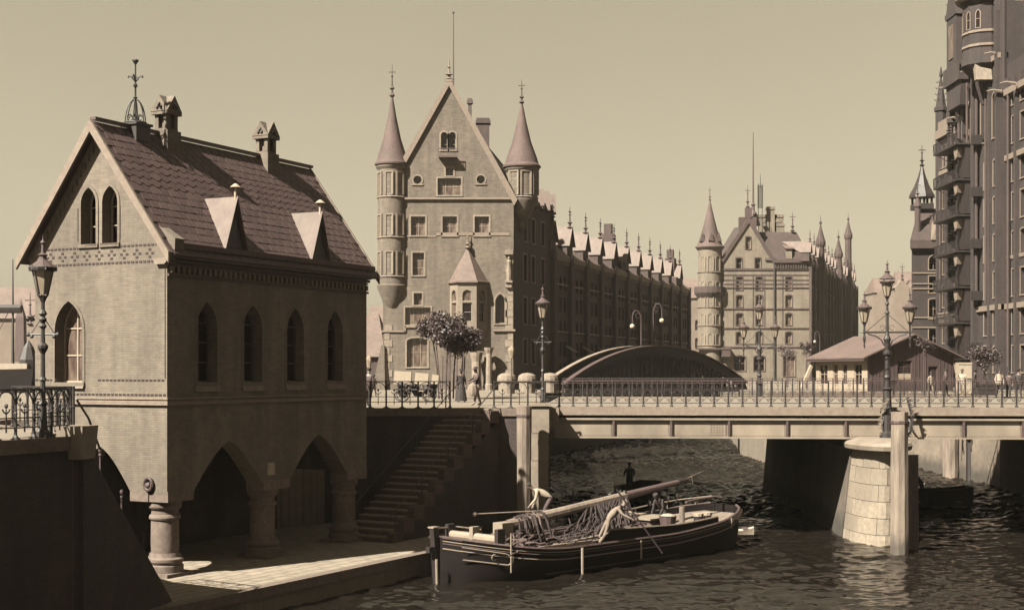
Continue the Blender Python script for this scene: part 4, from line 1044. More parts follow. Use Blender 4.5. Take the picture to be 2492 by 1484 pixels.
# round turrets
def turret(bld, cx, cy, r, zc0, z0, z1, zap, zfin, cols, rows, m_, m_roof, wm=M_glass_l, corb=True, name='turret', a_from=-2.3, a_to=-.75, wkind='rect', ww=.55):
    g = MB()
    if corb: g.lathe([(r*.12, zc0), (r*.25, zc0+.3), (r*.3, zc0+(z0-zc0)*.35), (r*.62, zc0+(z0-zc0)*.5), (r*.7, zc0+(z0-zc0)*.62), (r*1.03, z0-.35), (r*1.06, z0-.1), (r, z0)], (cx, cy), 20)
    g.lathe([(r, z0), (r, z1-.5), (r*1.12, z1-.25), (r*1.14, z1)], (cx, cy), 20); o = g.build(name, m_, bld, smooth=True)
    c_ = MB(); c_.lathe([(r*1.22, z1-.02), (r*1.22, z1+.12), (r*1.08, z1+.35), (r*.95, z1+1.0), (r*.62, z1+(zap-z1)*.38), (r*.30, z1+(zap-z1)*.7), (.08, zap)], (cx, cy), 20); c_.build(name+'_roof', m_roof, bld, smooth=True)
    s_ = MB(); spire(s_, (cx, cy), zap-.1, zfin-zap, .11); s_.build(name+'_finial', M_iron_l, bld)
    for zz, hh in rows:
        t2 = MB().lathe([(r*1.04, zz-.28), (r*1.08, zz-.2), (r*1.04, zz-.12)], (cx, cy), 20); t2.build('turret_ring', M_stone, o)
        for i in range(cols):
            a = a_from+(a_to-a_from)*i/(cols-1) if cols > 1 else (a_from+a_to)/2
            me, mg = win_meshes(wkind, ww, hh, nx=1, nz=3, fr=.07, m_gl=wm)
            ca3, sa3 = math.cos(a), math.sin(a)
            wo_ = inst('window', me, o, (cx+ca3*(r+.0), cy+sa3*(r+.0), zz), a+math.pi/2); inst('pane', mg, wo_, (0, -.0, 0))
            tm = MB(); trim_ring(tm, wkind, ww, hh, .12, .07); tm.build('window_surround', M_stone_w, wo_)
turret(O2, u2(953), .55, 1.32, z2(790), z2(692), z2(400), z2(232), z2(150), 3, ((z2(668), 2.0), (z2(573), 1.8), (z2(475), 2.0)), M_brick_b2, M_cone, a_from=-2.5, a_to=-.9)
turret(O2, u2(1270), 1.6, 1.45, z2(560), z2(480), z2(402), z2(242), z2(183), 3, ((z2(472), 2.1),), M_brick_b2, M_cone, a_from=-2.1, a_to=-.5, name='right_turret', ww=.8)
# niche with statue on the right corner
nb = MB(); nb.box(u2(1230), u2(1247), -.45, .0, z2(688), z2(683)); nb.box(u2(1232), u2(1245), -.3, 0, z2(700), z2(688)); nb.prism_y([(u2(1228), z2(620)), (u2(1249), z2(620)), (u2(1238.5), z2(604))], -.4, 0); nb.build('statue_niche', M_stone_w, O2)
st_ = MB().lathe([(.22, z2(683)), (.24, z2(660)), (.17, z2(645)), (.24, z2(637)), (.09, z2(632)), (.13, z2(628)), (.0, z2(622))], (u2(1238.5), -.2), 8); st_.build('statue', M_stone_w, O2, smooth=True)
cl = MB().lathe([(.35, ST), (.35, ST+.5), (.27, ST+.6), (.27, z2(860)), (.4, z2(852)), (.45, z2(846))], (u2(1190), -1.0), 10); cl.build('entrance_column', M_stone_w, O2)
cl = MB().lathe([(.5, ST), (.42, ST+1.0), (.42, z2(880)), (.55, z2(866)), (.6, z2(858))], (u2(1160), -1.2), 12); cl.build('oriel_column', M_stone_w, O2)
bc = MB(); bc.box(u2(1068), u2(1112), -.8, 0, z2(386), z2(382))
for i in range(9): bc.box(u2(1068)+i*.2, u2(1068)+i*.2+.04, -.8, -.76, z2(382), z2(366))
bc.box(u2(1068), u2(1112), -.82, -.74, z2(366), z2(364)); bc.build('gable_balcony', M_iron_l, O2)
bt_ = MB(); bt_.hexa([(u2(930)-.9, -.5, ST), (u2(938), -.5, ST), (u2(938), 1.5, ST), (u2(930)-.9, 1.5, ST), (u2(930)-.05, -.3, z2(840)), (u2(936), -.3, z2(840)), (u2(936), 1.5, z2(840)), (u2(930)-.05, 1.5, z2(840))]); bt_.build('buttress', M_brick_b2, O2)
def stack(bld, x, y, z0, z1, w_, m_=M_brick_row, d_=None, caps=True):
    d_ = d_ or w_; g = MB().box(x-w_/2, x+w_/2, y-d_/2, y+d_/2, z0, z1-.5)
    g.box(x-w_/2-.12, x+w_/2+.12, y-d_/2-.12, y+d_/2+.12, z1-.5, z1-.2); g.box(x-w_/2-.05, x+w_/2+.05, y-d_/2-.05, y+d_/2+.05, z1-.2, z1); return g.build('chimney', m_, bld)
stack(O2, u2(1173), 5, z2(350)-2, z2(266), 1.15); stack(O2, u2(1138), 7, z2(270)-4, z2(204), .35, M_iron_l); stack(O2, u2(1079), 8, z2(230)-3, z2(203), .5, M_iron_l)
g = MB(); g.tube((u2(1100), 3, z2(230)), (u2(1100), 3, z2(12)), .09, .035, 6); g.ball((u2(1100), 3, z2(11)), .12, 6); g.build('flagpole', M_iron_l, O2)
g = MB(); spire(g, (u2(1009), 9), z2(330)-1.5, 3.8, .08); g.build('rear_finial', M_iron_l, O2)
dm = MB()
for i in range(4):     # stepped dormers along the right eaves
    x, y = sd2(5.5+i*1.9); z = 23.6
    dm.add([(x+.55, y, z-.6), (x+.2, y+1.1, z-.6), (x-3, y+.6, z+1.6), (x+.5, y+.5, z+1.5)], [(0, 1, 3), (1, 2, 3), (2, 0, 3)])
dm.build('side_dormers', M_slate_pale, O2, kind='stuff')
x, y = sd2(6.5); g = MB(); spire(g, (x, y), 22.8, 2.5, .15); g.build('side_finial', M_stone, O2)

# ================================================================= WAREHOUSE ROWS
bayw = 5.85
def bay_mesh(H_, nfl=5, cols=3):
    holes = []; mb_ = MB(); wins = []
    for f_ in range(nfl):
        z = 1.0+f_*(H_-2.2)/nfl
        for c_ in range(cols):
            u = bayw*(c_+1)/(cols+1)+(0 if 0 else 0); k_ = 'point' if f_ in (nfl-1, 2) else 'seg'
            h_ = min(2.0, (H_-2.2)/nfl-.7); w_ = .85
            holes.append([(x+u, zz+z) for x, zz in shp(k_, w_, h_)]); wins.append((u, z, k_, w_, h_))
    wall_mesh(mb_, [(0, 0), (bayw, 0), (bayw, H_), (0, H_)], holes, .35)
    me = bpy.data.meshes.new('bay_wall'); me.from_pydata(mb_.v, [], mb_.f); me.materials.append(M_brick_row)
    p_ = MB(); p_.box(-.42, .42, -.42, 0, 0, H_+.3)
    for f_ in range(nfl+1): p_.box(-.47, .47, -.47, 0, 1.0+f_*(H_-2.2)/nfl-.45, 1.0+f_*(H_-2.2)/nfl-.30)
    pm = bpy.data.meshes.new('pilaster'); pm.from_pydata(p_.v, [], p_.f); pm.materials.append(M_brick_row)
    b_ = MB()
    for z in (.55, H_*.42, H_*.78): b_.box(.43, bayw-.43, -.10, 0, z, z+.16)
    b_.box(.43, bayw-.43, -.30, 0, H_-.5, H_)
    for i in range(12): b_.box(.5+i*.42, .68+i*.42, -.2, 0, H_-.9, H_-.5)
    bm_ = bpy.data.meshes.new('string_course'); bm_.from_pydata(b_.v, [], b_.f); bm_.materials.append(M_stone)
    return me, pm, bm_, wins
def gablet_mesh(w_, h_, dep, up=0.0):
    g = MB(); g.cur = 0; a = w_/2
    g.add([(-a, 0, -up), (a, 0, -up), (a, 0, h_*.45), (0, 0, h_), (-a, 0, h_*.45)], [(0, 1, 2, 3, 4)])
    g.cur = 1; o_ = .15
    g.add([(-a-o_, -.3, h_*.38), (0, -.3, h_+.15), (a+o_, -.3, h_*.38), (-a-o_, dep*.3, h_*.38), (0, dep, h_+.15), (a+o_, dep*.3, h_*.38)], [(0, 1, 4, 3), (1, 2, 5, 4)])
    g.cur = 0
    g.add([(-a, 0, -up), (-a, dep*.5, -up), (-a, dep*.5, h_*.45), (-a, 0, h_*.45), (a, 0, -up), (a, dep*.5, -up), (a, dep*.5, h_*.45), (a, 0, h_*.45)], [(0, 3, 2, 1), (4, 5, 6, 7)])
    me = bpy.data.meshes.new('cross_gable'); me.from_pydata(g.v, [], g.f); me.materials.append(M_brick_row); me.materials.append(M_slate_pale); me.polygons.foreach_set('material_index', g.mi); return me
def fin_mesh(h_, r=.14, m_=None):
    g = MB(); spire(g, (0, 0), 0, h_, r); me = bpy.data.meshes.new('finial'); me.from_pydata(g.v, [], g.f); me.materials.append(m_ or M_iron_l); return me
def row(label, origin, t0, nb, H_, gable_h=3.1, fin=2.3, roof_up=3.2, start=0.0, length=None, win=True, gw=2.0, dep=5, rs=0.0):
    """origin: facade corner; runs along the canal direction va"""
    t = thing('warehouse_row', label, 'warehouse', (origin[0], origin[1], ST), ang2)
    me, pm, bm_, wins = bay_mesh(H_); gm = gablet_mesh(gw, gable_h, dep, .3); fm = fin_mesh(fin)
    L2 = length or (t0+nb*bayw)
    for i in range(nb):
        u = t0+i*bayw
        inst('bay_wall', me, t, (u, 0, 0)); inst('string_course', bm_, t, (u, 0, 0), kind='stuff')
        inst('pilaster', pm, t, (u, 0, 0)); inst('cross_gable', gm, t, (u, -.1, H_)); inst('finial', fm, t, (u, -.1, H_+gable_h-.1))
        if win:
            for (uu, z, k_, w_, h_) in wins:
                m1, m2 = win_meshes(k_, w_, h_, nx=1, nz=2, fr=.1, m_fr=random.choice((M_iron_l, M_frame)), m_gl=random.choice((M_glass, M_glass, M_glass_l))); wo_ = inst('window', m1, t, (u+uu, .3, z)); inst('pane', m2, wo_)
    inst('pilaster', pm, t, (t0+nb*bayw, 0, 0))
    if t0 > .5: wl = MB(); wl.box(0, t0, 0, .4, 0, H_); wl.build('plain_wall', M_brick_row, t)
    en = t0+nb*bayw
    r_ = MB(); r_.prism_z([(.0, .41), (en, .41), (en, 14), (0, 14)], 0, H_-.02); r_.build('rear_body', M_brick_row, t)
    MB().add([(rs, -.32, H_), (en, -.32, H_), (en, 3.2, H_+roof_up), (rs, 3.2, H_+roof_up), (rs, 14, H_), (en, 14, H_)], [(0, 1, 2, 3), (3, 2, 5, 4), (1, 5, 2), (0, 3, 4), (0, 4, 5, 1)]).build('roof', M_slate_pale, t)
    return t
ro = (uR+va[0]*11.6, Y2+va[1]*11.6)
RW = row('long dark gabled warehouse row receding behind the iron arch bridge', ro, -.0, 11, 13.3)
for i, hh in ((4.4, 5.5), (10.0, 5.2)):
    x = i*bayw; c_ = MB().box(x-.7, x+.7, .5, 1.8, 12, 13.3+hh-1.2).box(x-.55, x+.1, .7, 1.6, 12, 13.3+hh); c_.build('chimney', M_brick_row, RW)
    for dx in (-1.6, 1.6): MB().box(x+dx-.5, x+dx+.5, -.1, .8, 13.3, 14.6).build('battlement', M_brick_row, RW)
for i in range(7):
    u = 4+i*6.2; a_ = MB(); a_.add([(u, -.1, 4.3), (u+1.4, -.1, 4.3), (u+1.4, -1.1, 3.7), (u, -1.1, 3.7), (u, -.1, 4.25), (u+1.4, -.1, 4.25), (u+1.4, -1.1, 3.65), (u, -1.1, 3.65)], [(0, 3, 2, 1), (4, 5, 6, 7), (0, 1, 5, 4), (1, 2, 6, 5), (2, 3, 7, 6), (3, 0, 4, 7)]); a_.build('awning', M_cloth_l, RW)
# ================================================================= PALE WAREHOUSE (Y 250)
Y3 = 250.0; s3 = Y3/K
def u3(px): return (px-1246)*s3
def z3(py): return E+(905-py)*s3
O3 = thing('gabled_warehouse', 'pale brick gabled warehouse with round corner tower and flagpole beyond the arch bridge', 'building', (0, Y3, 0))
kw = dict(uf=u3, zf=z3)
ops = []
for px, ws in ((1799, 20), (1847, 20), (1919, 20)):
    for y0, y1 in ((674, 706), (719, 747), (763, 791), (808, 836)):
        ops.append(op(px-7, px+8, y0, y1, 'seg', nx=1, nz=2, gl=M_glass_l, **kw))
ops += [op(1788, 1814, 866, 902, 'seg', nx=2, nz=2, gl=gd, **kw), op(1835, 1861, 866, 902, 'seg', nx=2, nz=2, gl=gd, **kw), op(1907, 1935, 868, 915, 'rect', nx=3, nz=1, gl=M_glass_l, **kw),
        op(1815, 1827, 577, 606, 'seg', nx=1, nz=2, gl=M_glass_l, **kw), op(1792, 1805, 628, 653, 'seg', nx=1, nz=2, gl=gd, **kw), op(1838, 1851, 628, 653, 'seg', nx=1, nz=2, gl=gd, **kw)]
a0, a1, a2 = u3(1758), u3(1883), u3(1970)
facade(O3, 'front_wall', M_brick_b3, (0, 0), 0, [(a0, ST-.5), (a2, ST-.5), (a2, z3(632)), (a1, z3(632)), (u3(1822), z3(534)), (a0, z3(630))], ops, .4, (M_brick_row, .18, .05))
tr = MB()
for y0, y1 in ((658, 653), (701, 699), (753, 750), (800, 797), (846, 843)): tr.box(a0-.1, a2+.1, -.16, 0, z3(y0), z3(y1))
tr.box(a1, a2+.3, -.6, 0, z3(640), z3(632)); tr.box(a1, a2+.2, -.3, 0, z3(636+8), z3(640))
for i in range(14): tr.box(a1+.2+i*.45, a1+.42+i*.45, -.35, 0, z3(654), z3(644))
tr.build('string_course', M_brick_row, O3)
bn = MB()
for y0, y1 in ((672, 668), (684, 680), (694, 690)): bn.box(a0, a2, -.03, 0, z3(y0), z3(y1))
for px in (1785, 1833, 1861, 1905): bn.box(u3(px)-.08, u3(px)+.08, -.06, 0, z3(797), z3(668))
bn.build('dark_brick_band', M_roof_mid, O3)
g = MB(); g.tube((u3(1884), -.25, ST), (u3(1884), -.25, z3(628)), .16, n=6); g.build('drain_pipe', M_iron, O3)
g = MB(); g.prism_y([(a0-.5, z3(634)), (u3(1822), z3(528)), (a1+.3, z3(634)), (a1-.1, z3(642)), (u3(1822), z3(543)), (a0-.1, z3(642))], -.3, .3); g.build('verge_coping', M_brick_row, O3)
g = MB(); g.box(u3(1800)-.0, u3(1842), .3, 1.5, z3(560), z3(528)); g.box(u3(1815), u3(1830), .2, 1.2, z3(530), z3(505)); g.build('ridge_stack', M_brick_row, O3)
g = MB(); spire(g, (u3(1821), .6), z3(506), 4.2, .16); g.build('finial', M_iron_l, O3)
MB().prism_z([(a0, .6), (a2, .6), (a2+5, 15), (a0, 15)], ST-1, z3(636)).build('rear_walls', M_brick_row, O3)
rf = MB(); xm, zr = u3(1822), z3(545)
rf.add([(a0+.1, .6, z3(636)), (xm, .6, zr-.4), (a1-.1, .6, z3(636)), (a0, 16, z3(636)), (xm, 16, zr+1), (a1, 16, z3(636))], [(0, 1, 4, 3), (1, 2, 5, 4), (3, 4, 5)]); rf.build('gable_roof', M_roof_mid, O3)
rf = MB(); b0, b1 = u3(1862), u3(1975)
rf.add([(b0, -.3, z3(634)), (b1, -.3, z3(634)), (b1+1.5, 14, z3(634)), (b0, 14, z3(634)), (u3(1858), 3.4, z3(560)), (u3(1948), 3.4, z3(560)), (u3(1955), 12, z3(560)), (u3(1858), 12, z3(560))],
       [(0, 1, 5, 4), (1, 2, 6, 5), (4, 5, 6, 7), (0, 4, 7, 3), (2, 3, 7, 6)]); rf.build('hipped_roof', M_roof_mid, O3)
g = MB(); g.box(u3(1913), u3(1927), -.2, 1.6, z3(630), z3(604)); dd = g.build('dormer', M_brick_b3, O3)
g = MB(); g.hexa([(u3(1909), -.5, z3(606)), (u3(1931), -.5, z3(606)), (u3(1931), 3, z3(590)), (u3(1909), 3, z3(590)), (u3(1909), -.5, z3(603)), (u3(1931), -.5, z3(603)), (u3(1931), 3, z3(587)), (u3(1909), 3, z3(587))]); g.build('dormer_roof', M_slate_pale, dd)
turret(O3, u3(1729), .8, 2.15, z3(905)-1, z3(900), z3(602), z3(486), z3(450), 3, ((z3(838), 1.9), (z3(790), 1.9), (z3(745), 1.9), (z3(702), 1.2), (z3(660), 2.6)), M_brick_b3, M_cone, wm=M_glass, corb=False, name='tower', a_from=-2.3, a_to=-1.0, wkind='round', ww=.85)
g = MB(); g.lathe([(2.2, z3(725)), (2.75, z3(714)), (2.8, z3(712)), (2.8, z3(698)), (2.6, z3(698)), (2.6, z3(711)), (2.2, z3(711))], (u3(1729), .8), 20); g.build('tower_balcony', M_brick_row, O3)
for k_ in range(3):
    a = -2.4+k_*.8; x, y = u3(1729)+2.0*math.cos(a), .8+2.0*math.sin(a); g = MB(); g.prism_y([(x-.5, z3(588)), (x+.5, z3(588)), (x, z3(566))], y-.3, y+1.2); g.build('tower_dormer', M_brick_row, O3)
g = MB(); g.box(a0-.3, a0+1.2, -1.6, -.05, z3(868), z3(845)); g.box(u3(1700)-.6, a0+1.4, -1.7, -.04, z3(851), z3(847)); g.build('lower_balcony', M_brick_row, O3)
g = MB(); g.tube((u3(1840), 3, z3(560)), (u3(1840), 3, z3(316)), .22, .06, 6); g.lathe([(1.3, z3(545)), (.9, z3(520)), (.3, z3(508)), (.25, z3(496)), (.5, z3(494)), (.2, z3(490))], (u3(1840), 3), 10); g.build('flagpole', M_iron_l, O3)
g = MB(); x0 = u3(1860)
for dx in (-.35, .35): g.box(x0+dx-.05, x0+dx+.05, 4, 4.1, z3(560), z3(440))
for i in range(22): g.box(x0-.5, x0+.5, 3.95, 4.15, z3(500)+i*.19, z3(500)+i*.19+.1)
g.tube((x0, 4, z3(450)), (x0, 4, z3(416)), .08, .03, 5); g.build('semaphore_mast', M_iron, O3)
for px, pz, wd in ((1890, 498, 1.4), (1884, 517, 3.0), (1902, 517, 3.0), (1893, 530, 3.2), (1915, 540, 1.3)):
    stack(O3, u3(px), 6+wd*.2, z3(575), z3(pz-4), wd, M_brick_b3, 1.4)
for px, py, hh in ((1937, 560, 3.5),): g = MB(); spire(g, (u3(px), 3), z3(py), hh, .18); g.build('roof_finial', M_iron_l, O3)
o3 = (a2, Y3+.05)
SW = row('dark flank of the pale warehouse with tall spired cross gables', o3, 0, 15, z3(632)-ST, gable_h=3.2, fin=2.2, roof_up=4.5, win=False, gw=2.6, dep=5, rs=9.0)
MB_ = []
for i, (px, ptop, pb) in enumerate(((1993, 524, 640), (2037, 560, 660), (2061, 518, 680))):
    k_ = (px-1246)/K; tt = (Y3*k_-a2)/(va[0]-k_*va[1]); hz = (905-ptop)/K*(Y3+va[1]*tt)+E-ST; g = MB(); H_ = z3(632)-ST
    g.lathe([(.95, 0), (.95, H_+.5), (.75, H_+1.5), (.7, hz-6), (.9, hz-5.6), (.95, hz-5.0), (.5, hz-3.5), (.12, hz-1.8), (.3, hz-1.4), (.06, hz-1.0), (.03, hz)], (tt, -.3), 8)
    g.build('corner_spire', M_brick_row, SW)
# the far rows closing the canal
far_lab = ('hazy distant warehouse with gables between the pale warehouse and the right hand building', 'hazy tall distant warehouse seen behind the pier lamp', 'faint pale building closing the canal behind the round tower')
def farblock(label, px0, px1, Y, pt, gables, m_=M_far):
    t = thing('distant_building', label, 'building', (0, Y, 0)); f = lambda px: X_(px, Y); z = lambda py: Z_(py, Y); x0, x1 = f(px0), f(px1)
    cols = max(2, int((x1-x0)/4)); o_ = []
    for i in range(cols):
        for r_ in range(4):
            zb = ST+3+r_*4.2
            if zb+2.6 < z(pt)-1: o_.append(dict(u=x0+(x1-x0)*(i+.5)/cols, z=zb, w=1.2, h=2.4, kind='seg', nx=1, nz=1, gl=M_glass_l))
    facade(t, 'front_wall', m_, (0, 0), 0, [(x0, ST-2), (x1, ST-2), (x1, z(pt)), (x0, z(pt))], o_, .4)
    MB().box(x0, x1, .55, 14, ST-1, z(pt)-.01).build('body', m_, t)
    MB().add([(x0-.4, -.4, z(pt)), (x1+.4, -.4, z(pt)), (x1+.4, 14, z(pt)), (x0-.4, 14, z(pt)), (x0+1, 6.5, z(pt)+5), (x1-1, 6.5, z(pt)+5)], [(0, 1, 5, 4), (2, 3, 4, 5), (1, 2, 5), (3, 0, 4), (3, 2, 1, 0)]).build('roof', M_slate_pale, t)
    for px, py in gables:
        x = f(px); g = MB(); g.prism_y([(x-2, z(pt)), (x+2, z(pt)), (x, z(py)-1.5)], -.5, 3); g.box(x-2, x+2, -.5, 0, ST, z(pt)); gg = g.build('cross_gable', m_, t)
        g = MB(); spire(g, (x, -.3), z(py)-2, 5, .25); g.build('finial', M_iron_l, gg)
    return t
farblock(far_lab[0], 2130, 2205, 430, 712, ((2150, 690), (2185, 680)))
farblock(far_lab[1], 2185, 2240, 400, 700, ((2195, 665), (2228, 672)))
farblock(far_lab[2], 1655, 1712, 330, 725, ())
farblock('low pale building between the pump house and the office building', 870, 960, 170, 838, ())
farblock('dark low shed behind the bystander at the pump house corner', 868, 930, 150, 868, (), M_brick_row)
farblock('pale gabled warehouse in the distance at the far left edge', -60, 100, 210, 775, ((75, 760),))
# ================================================================= RIGHT WAREHOUSE (facade at X = 46)
XR, YR = 46.0, 151.6
def ur(px): return YR-XR*K/(px-1246)
def zr_(py, px): return E+(905-py)/K*(XR*K/(px-1246))
OR = thing('tower_warehouse', 'huge dark brick warehouse with pinnacles, stacked balconies and round tower at the right edge', 'building', (XR, YR, 0), rad(-90))
def rop(u, z, w, h, kind='rect', nx=1, nz=3, **k): return dict(u=u, z=z, w=w, h=h, kind=kind, nx=nx, nz=nz, gl=k.get('gl', M_glass))
ops = []
for u in (1.7, 4.4):
    for f_ in range(5): ops.append(rop(u, 14.4+f_*3.5-.0, .9, 2.3, 'seg' if f_ % 2 else 'rect', 2))
    for z in (7.2, 10.6): ops.append(rop(u, z, .75, 2.2, 'point' if z < 9 else 'rect'))
ops = [o for o in ops if o['z'] < 27]
for i in range(5): ops.append(rop(.85+i*1.1, 29.3, .6, 2.3, 'round'))
facade(OR, 'end_bay_wall', M_brick_r, (0, 0), 0, [(0, ST-.5), (6.4, ST-.5), (6.4, 33.2), (0, 33.2)], ops, .35, (M_stone, .12, .04))
# tower block projecting
ops = []
for f_ in range(8):
    for u in (8.0,): ops.append(rop(u, 7.5+f_*3.5, .9, 2.3, 'rect', 2))
    if f_ < 6: ops.append(rop(17.2, 7.5+f_*3.5, 1.2, 2.4, 'rect', 2)); ops.append(rop(19.8, 7.5+f_*3.5, 1.2, 2.4, 'seg', 2))
ops += [rop(11.2, 28.6, 2.6, 6.2, 'point', 3, 4, gl=gl), rop(16.6, 29.5, 1.8, 5.6, 'point', 2, 4), rop(19.6, 29.5, 1.3, 4.2, 'round', 2, 3), rop(8.3, 38, .9, 2.6, 'rect', 2, 3, gl=gl)]
facade(OR, 'tower_wall', M_brick_r, (0, -.7), 0, [(6.4, ST-.5), (21.2, ST-.5), (21.2, 42.0), (6.4, 42.0)], ops, .6, (M_stone, .16, .06))
ops = []
for f_ in range(8):
    for u in (23, 25.2, 28, 30.4, 33, 35.4): ops.append(rop(u, 7.5+f_*3.5, 1.2, 2.4, 'seg' if f_ % 2 else 'rect', 2))
facade(OR, 'near_wall', M_brick_r, (0, -.1), 0, [(21.2, ST-.5), (38, ST-.5), (38, 36), (21.2, 36)], ops, .35, (M_stone, .12, .05))
MB().box(0.01, 38, .62, 18, ST-1, 33).box(6.42, 21.18, -.05, 12, 33, 41.9).build('rear_body', M_brick_r, OR)
MB().box(6.38, 6.42, -.69, .6, ST, 42).box(21.17, 21.2, -.69, .6, ST, 42).box(-.01, .02, .01, 18, ST-.5, 33.1).build('return_walls', M_brick_r, OR)
tr = MB()
for x0, x1, z0, z1, o_ in ((0, 6.4, 28.5, 28.9, .3), (0, 6.4, 32.4, 33.3, .5), (0, 6.4, 13.3, 13.8, .3), (6.4, 21.2, 13.3, 13.8, .95), (6.4, 21.2, 36.6, 37.1, 1.0), (21.2, 38, 13.3, 13.8, .4), (21.2, 38, 27, 27.5, .4), (21.2, 38, 33, 33.6, .5), (21.2, 38, 18.0, 18.2, .2)):
    tr.box(x0, x1, -o_, 0, z0, z1)
tr.build('cornice', M_stone, OR)
tr = MB()
for i in range(14): tr.box(.1+i*.45, .32+i*.45, -.2, 0, 12.7, 13.28)
for i in range(11): tr.box(.2+i*.55, .4+i*.55, -.35, -.05, 33.3, 34.2)
tr.build('corbel_table', M_stone, OR, kind='stuff')
for u, o_, w_, zt in ((.2, .35, .5, 28.4), (3.05, .3, .35, 28.4), (6.2, .35, .4, 32.2), (6.9, 1.15, .5, 36.5), (9.0, 1.0, .35, 27), (14.6, 1.25, .8, 36.5), (18.5, 1.0, .5, 36.5), (20.9, 1.1, .5, 41), (24.1, .5, .5, 33), (26.6, .4, .5, 33), (29.2, .5, .5, 33), (31.8, .4, .5, 33)):
    MB().box(u-w_/2, u+w_/2, -o_, .0, ST, zt).build('pilaster', M_brick_r, OR)
for u, z in ((3.0, 0), ): pass
# plain pale ground-storey facing at the far end
MB().box(.46, 2.85, -.08, -.001, ST, 7.0).box(3.25, 5.95, -.08, -.001, ST, 7.0).build('base_render', M_far, OR)
def pinnacle(x, y, z0, zb, zt, r, m_=None):
    g = MB(); g.lathe([(r, z0), (r, zb), (r*1.25, zb+.1), (r*1.25, zb+.5), (r*.95, zb+.55), (r*.55, zb+(zt-zb)*.45), (r*.16, zb+(zt-zb)*.75), (r*.35, zb+(zt-zb)*.8), (.04, zt)], (x, y), 8)
    for k_ in range(4):
        for j in range(8): 
            a = j*math.pi/4; q = .15+.13*k_; rr = r*(1-.85*q); g.tube((x+rr*math.cos(a), y+rr*math.sin(a), zb+.5+(zt-zb)*q), (x+(rr+.22)*math.cos(a), y+(rr+.22)*math.sin(a), zb+.62+(zt-zb)*q), .05, .02, 4)
    g.box(x-.35, x+.35, y-.04, y+.04, zt-.8, zt-.68); return g.build('pinnacle', m_ or M_brick_r, OR)
pinnacle(.35, .1, 28, 35.4, 40.3, .6); pinnacle(7.2, -.6, 33, 43.5, 50.5, .8); pinnacle(20.6, -.4, 33, 42.5, 48, .7)
g = MB(); g.lathe([(.3, 33.0), (.9, 35.2), (2.2, 36.6), (2.0, 38), (2.0, 42.3), (2.3, 42.6), (2.35, 43.1), (2.0, 43.4), (2.0, 55), (2.4, 55.6), (.2, 66)], (17.2, -.9), 12); g.build('round_tower', M_brick_r, OR)
for zz in (36.9, 38.2, 39.5, 45, 47): MB().lathe([(2.0, zz), (2.12, zz+.05), (2.12, zz+.25), (2.0, zz+.3)], (17.2, -.9), 12).build('tower_band', M_stone, OR)
for i in range(5):
    a = -2.6+i*.5
    for zz in (39.9, 43.7):
        m1, m2 = win_meshes('point', .55, 1.8, nx=1, nz=2, fr=.08, m_fr=M_stone); wo_ = inst('window', m1, OR, (17.2+2.03*math.cos(a), -.9+2.03*math.sin(a), zz), a+math.pi/2); inst('pane', m2, wo_)
g = MB(); g.lathe([(2.55, 42.7), (2.72, 42.9), (2.55, 43.15)], (17.2, -.9), 20); g.build('tower_ring', M_stone_w, OR)
g = MB(); g.box(7.6, 12.6, -1.9, -.75, 36.4, 37.2); g.box(7.6, 12.6, -1.9, -1.8, 37.2, 38.2); g.prism_y([(8.0, 34), (12, 34), (12.4, 36.4), (7.7, 36.4)], -1.6, -.72); g.build('upper_balcony', M_brick_r, OR)
g = MB(); g.box(8.2, 11.2, -1.7, -.72, 38.2, 43.2); g.prism_y([(8.0, 43.2), (11.4, 43.2), (9.7, 47)], -1.8, -.72); g.build('oriel_bay', M_brick_r, OR)
g = MB(); g.box(9.0, 10.3, -1.78, -1.70, 39.0, 42.4); g.build('oriel_window', M_glass_l, OR)
g = MB(); g.hexa([(18.6, -2.3, 35.0), (19.2, -2.3, 35.0), (19.2, -.8, 35.0), (18.6, -.8, 35.0), (17.6, -2.3, 38.5), (18.2, -2.3, 38.5), (18.2, -.8, 38.5), (17.6, -.8, 38.5)]); g.build('hoist_arm', M_stone_w, OR)
# dark iron stair balconies
for f_ in range(7):
    z = 8.7+f_*3.5-.0; w0, w1 = (6.6, 14.2)
    g = MB(); g.box(w0, w1, -2.6, -.72, z, z+.16); b = g.build('balcony', M_iron, OR)
    g = MB(); g.box(w0, w1, -2.6, -2.54, z+1.1, z+1.16); g.box(w0, w0+.06, -2.6, -.72, z+1.1, z+1.16)
    for i in range(26): g.box(w0+i*.30, w0+i*.30+.05, -2.6, -2.56, z+.16, z+1.1)
    for i in range(6): g.box(w0, w0+.05, -2.6+i*.33, -2.56+i*.33, z+.16, z+1.1)
    g.build('balcony_railing', M_iron, b, kind='stuff')
    g = MB(); g.prism_y([(11.2, z-3.2), (13.9, z-3.2), (14.0, z-.1), (10.9, z-.1)], -1.7, -.71) if f_ > 0 else g.box(11.2, 13.9, -1.7, -.71, ST, z); g.build('stair_shaft', M_wood_d, b)
    g = MB(); g.prism_y([(w1-2.0, z-.2), (w1-.6, z-.2), (w1-.9, z-1.1), (w1-1.5, z-1.3)], -2.3, -1.71); g.build('stone_bracket', M_stone, b)
    for i in range(10): g = MB()
for i in range(5):
    z = 9.4+i*5; MB().box(15.4, 16.2, -1.6, -.72, z, z+.9).build('hoist_hood', M_iron, OR)
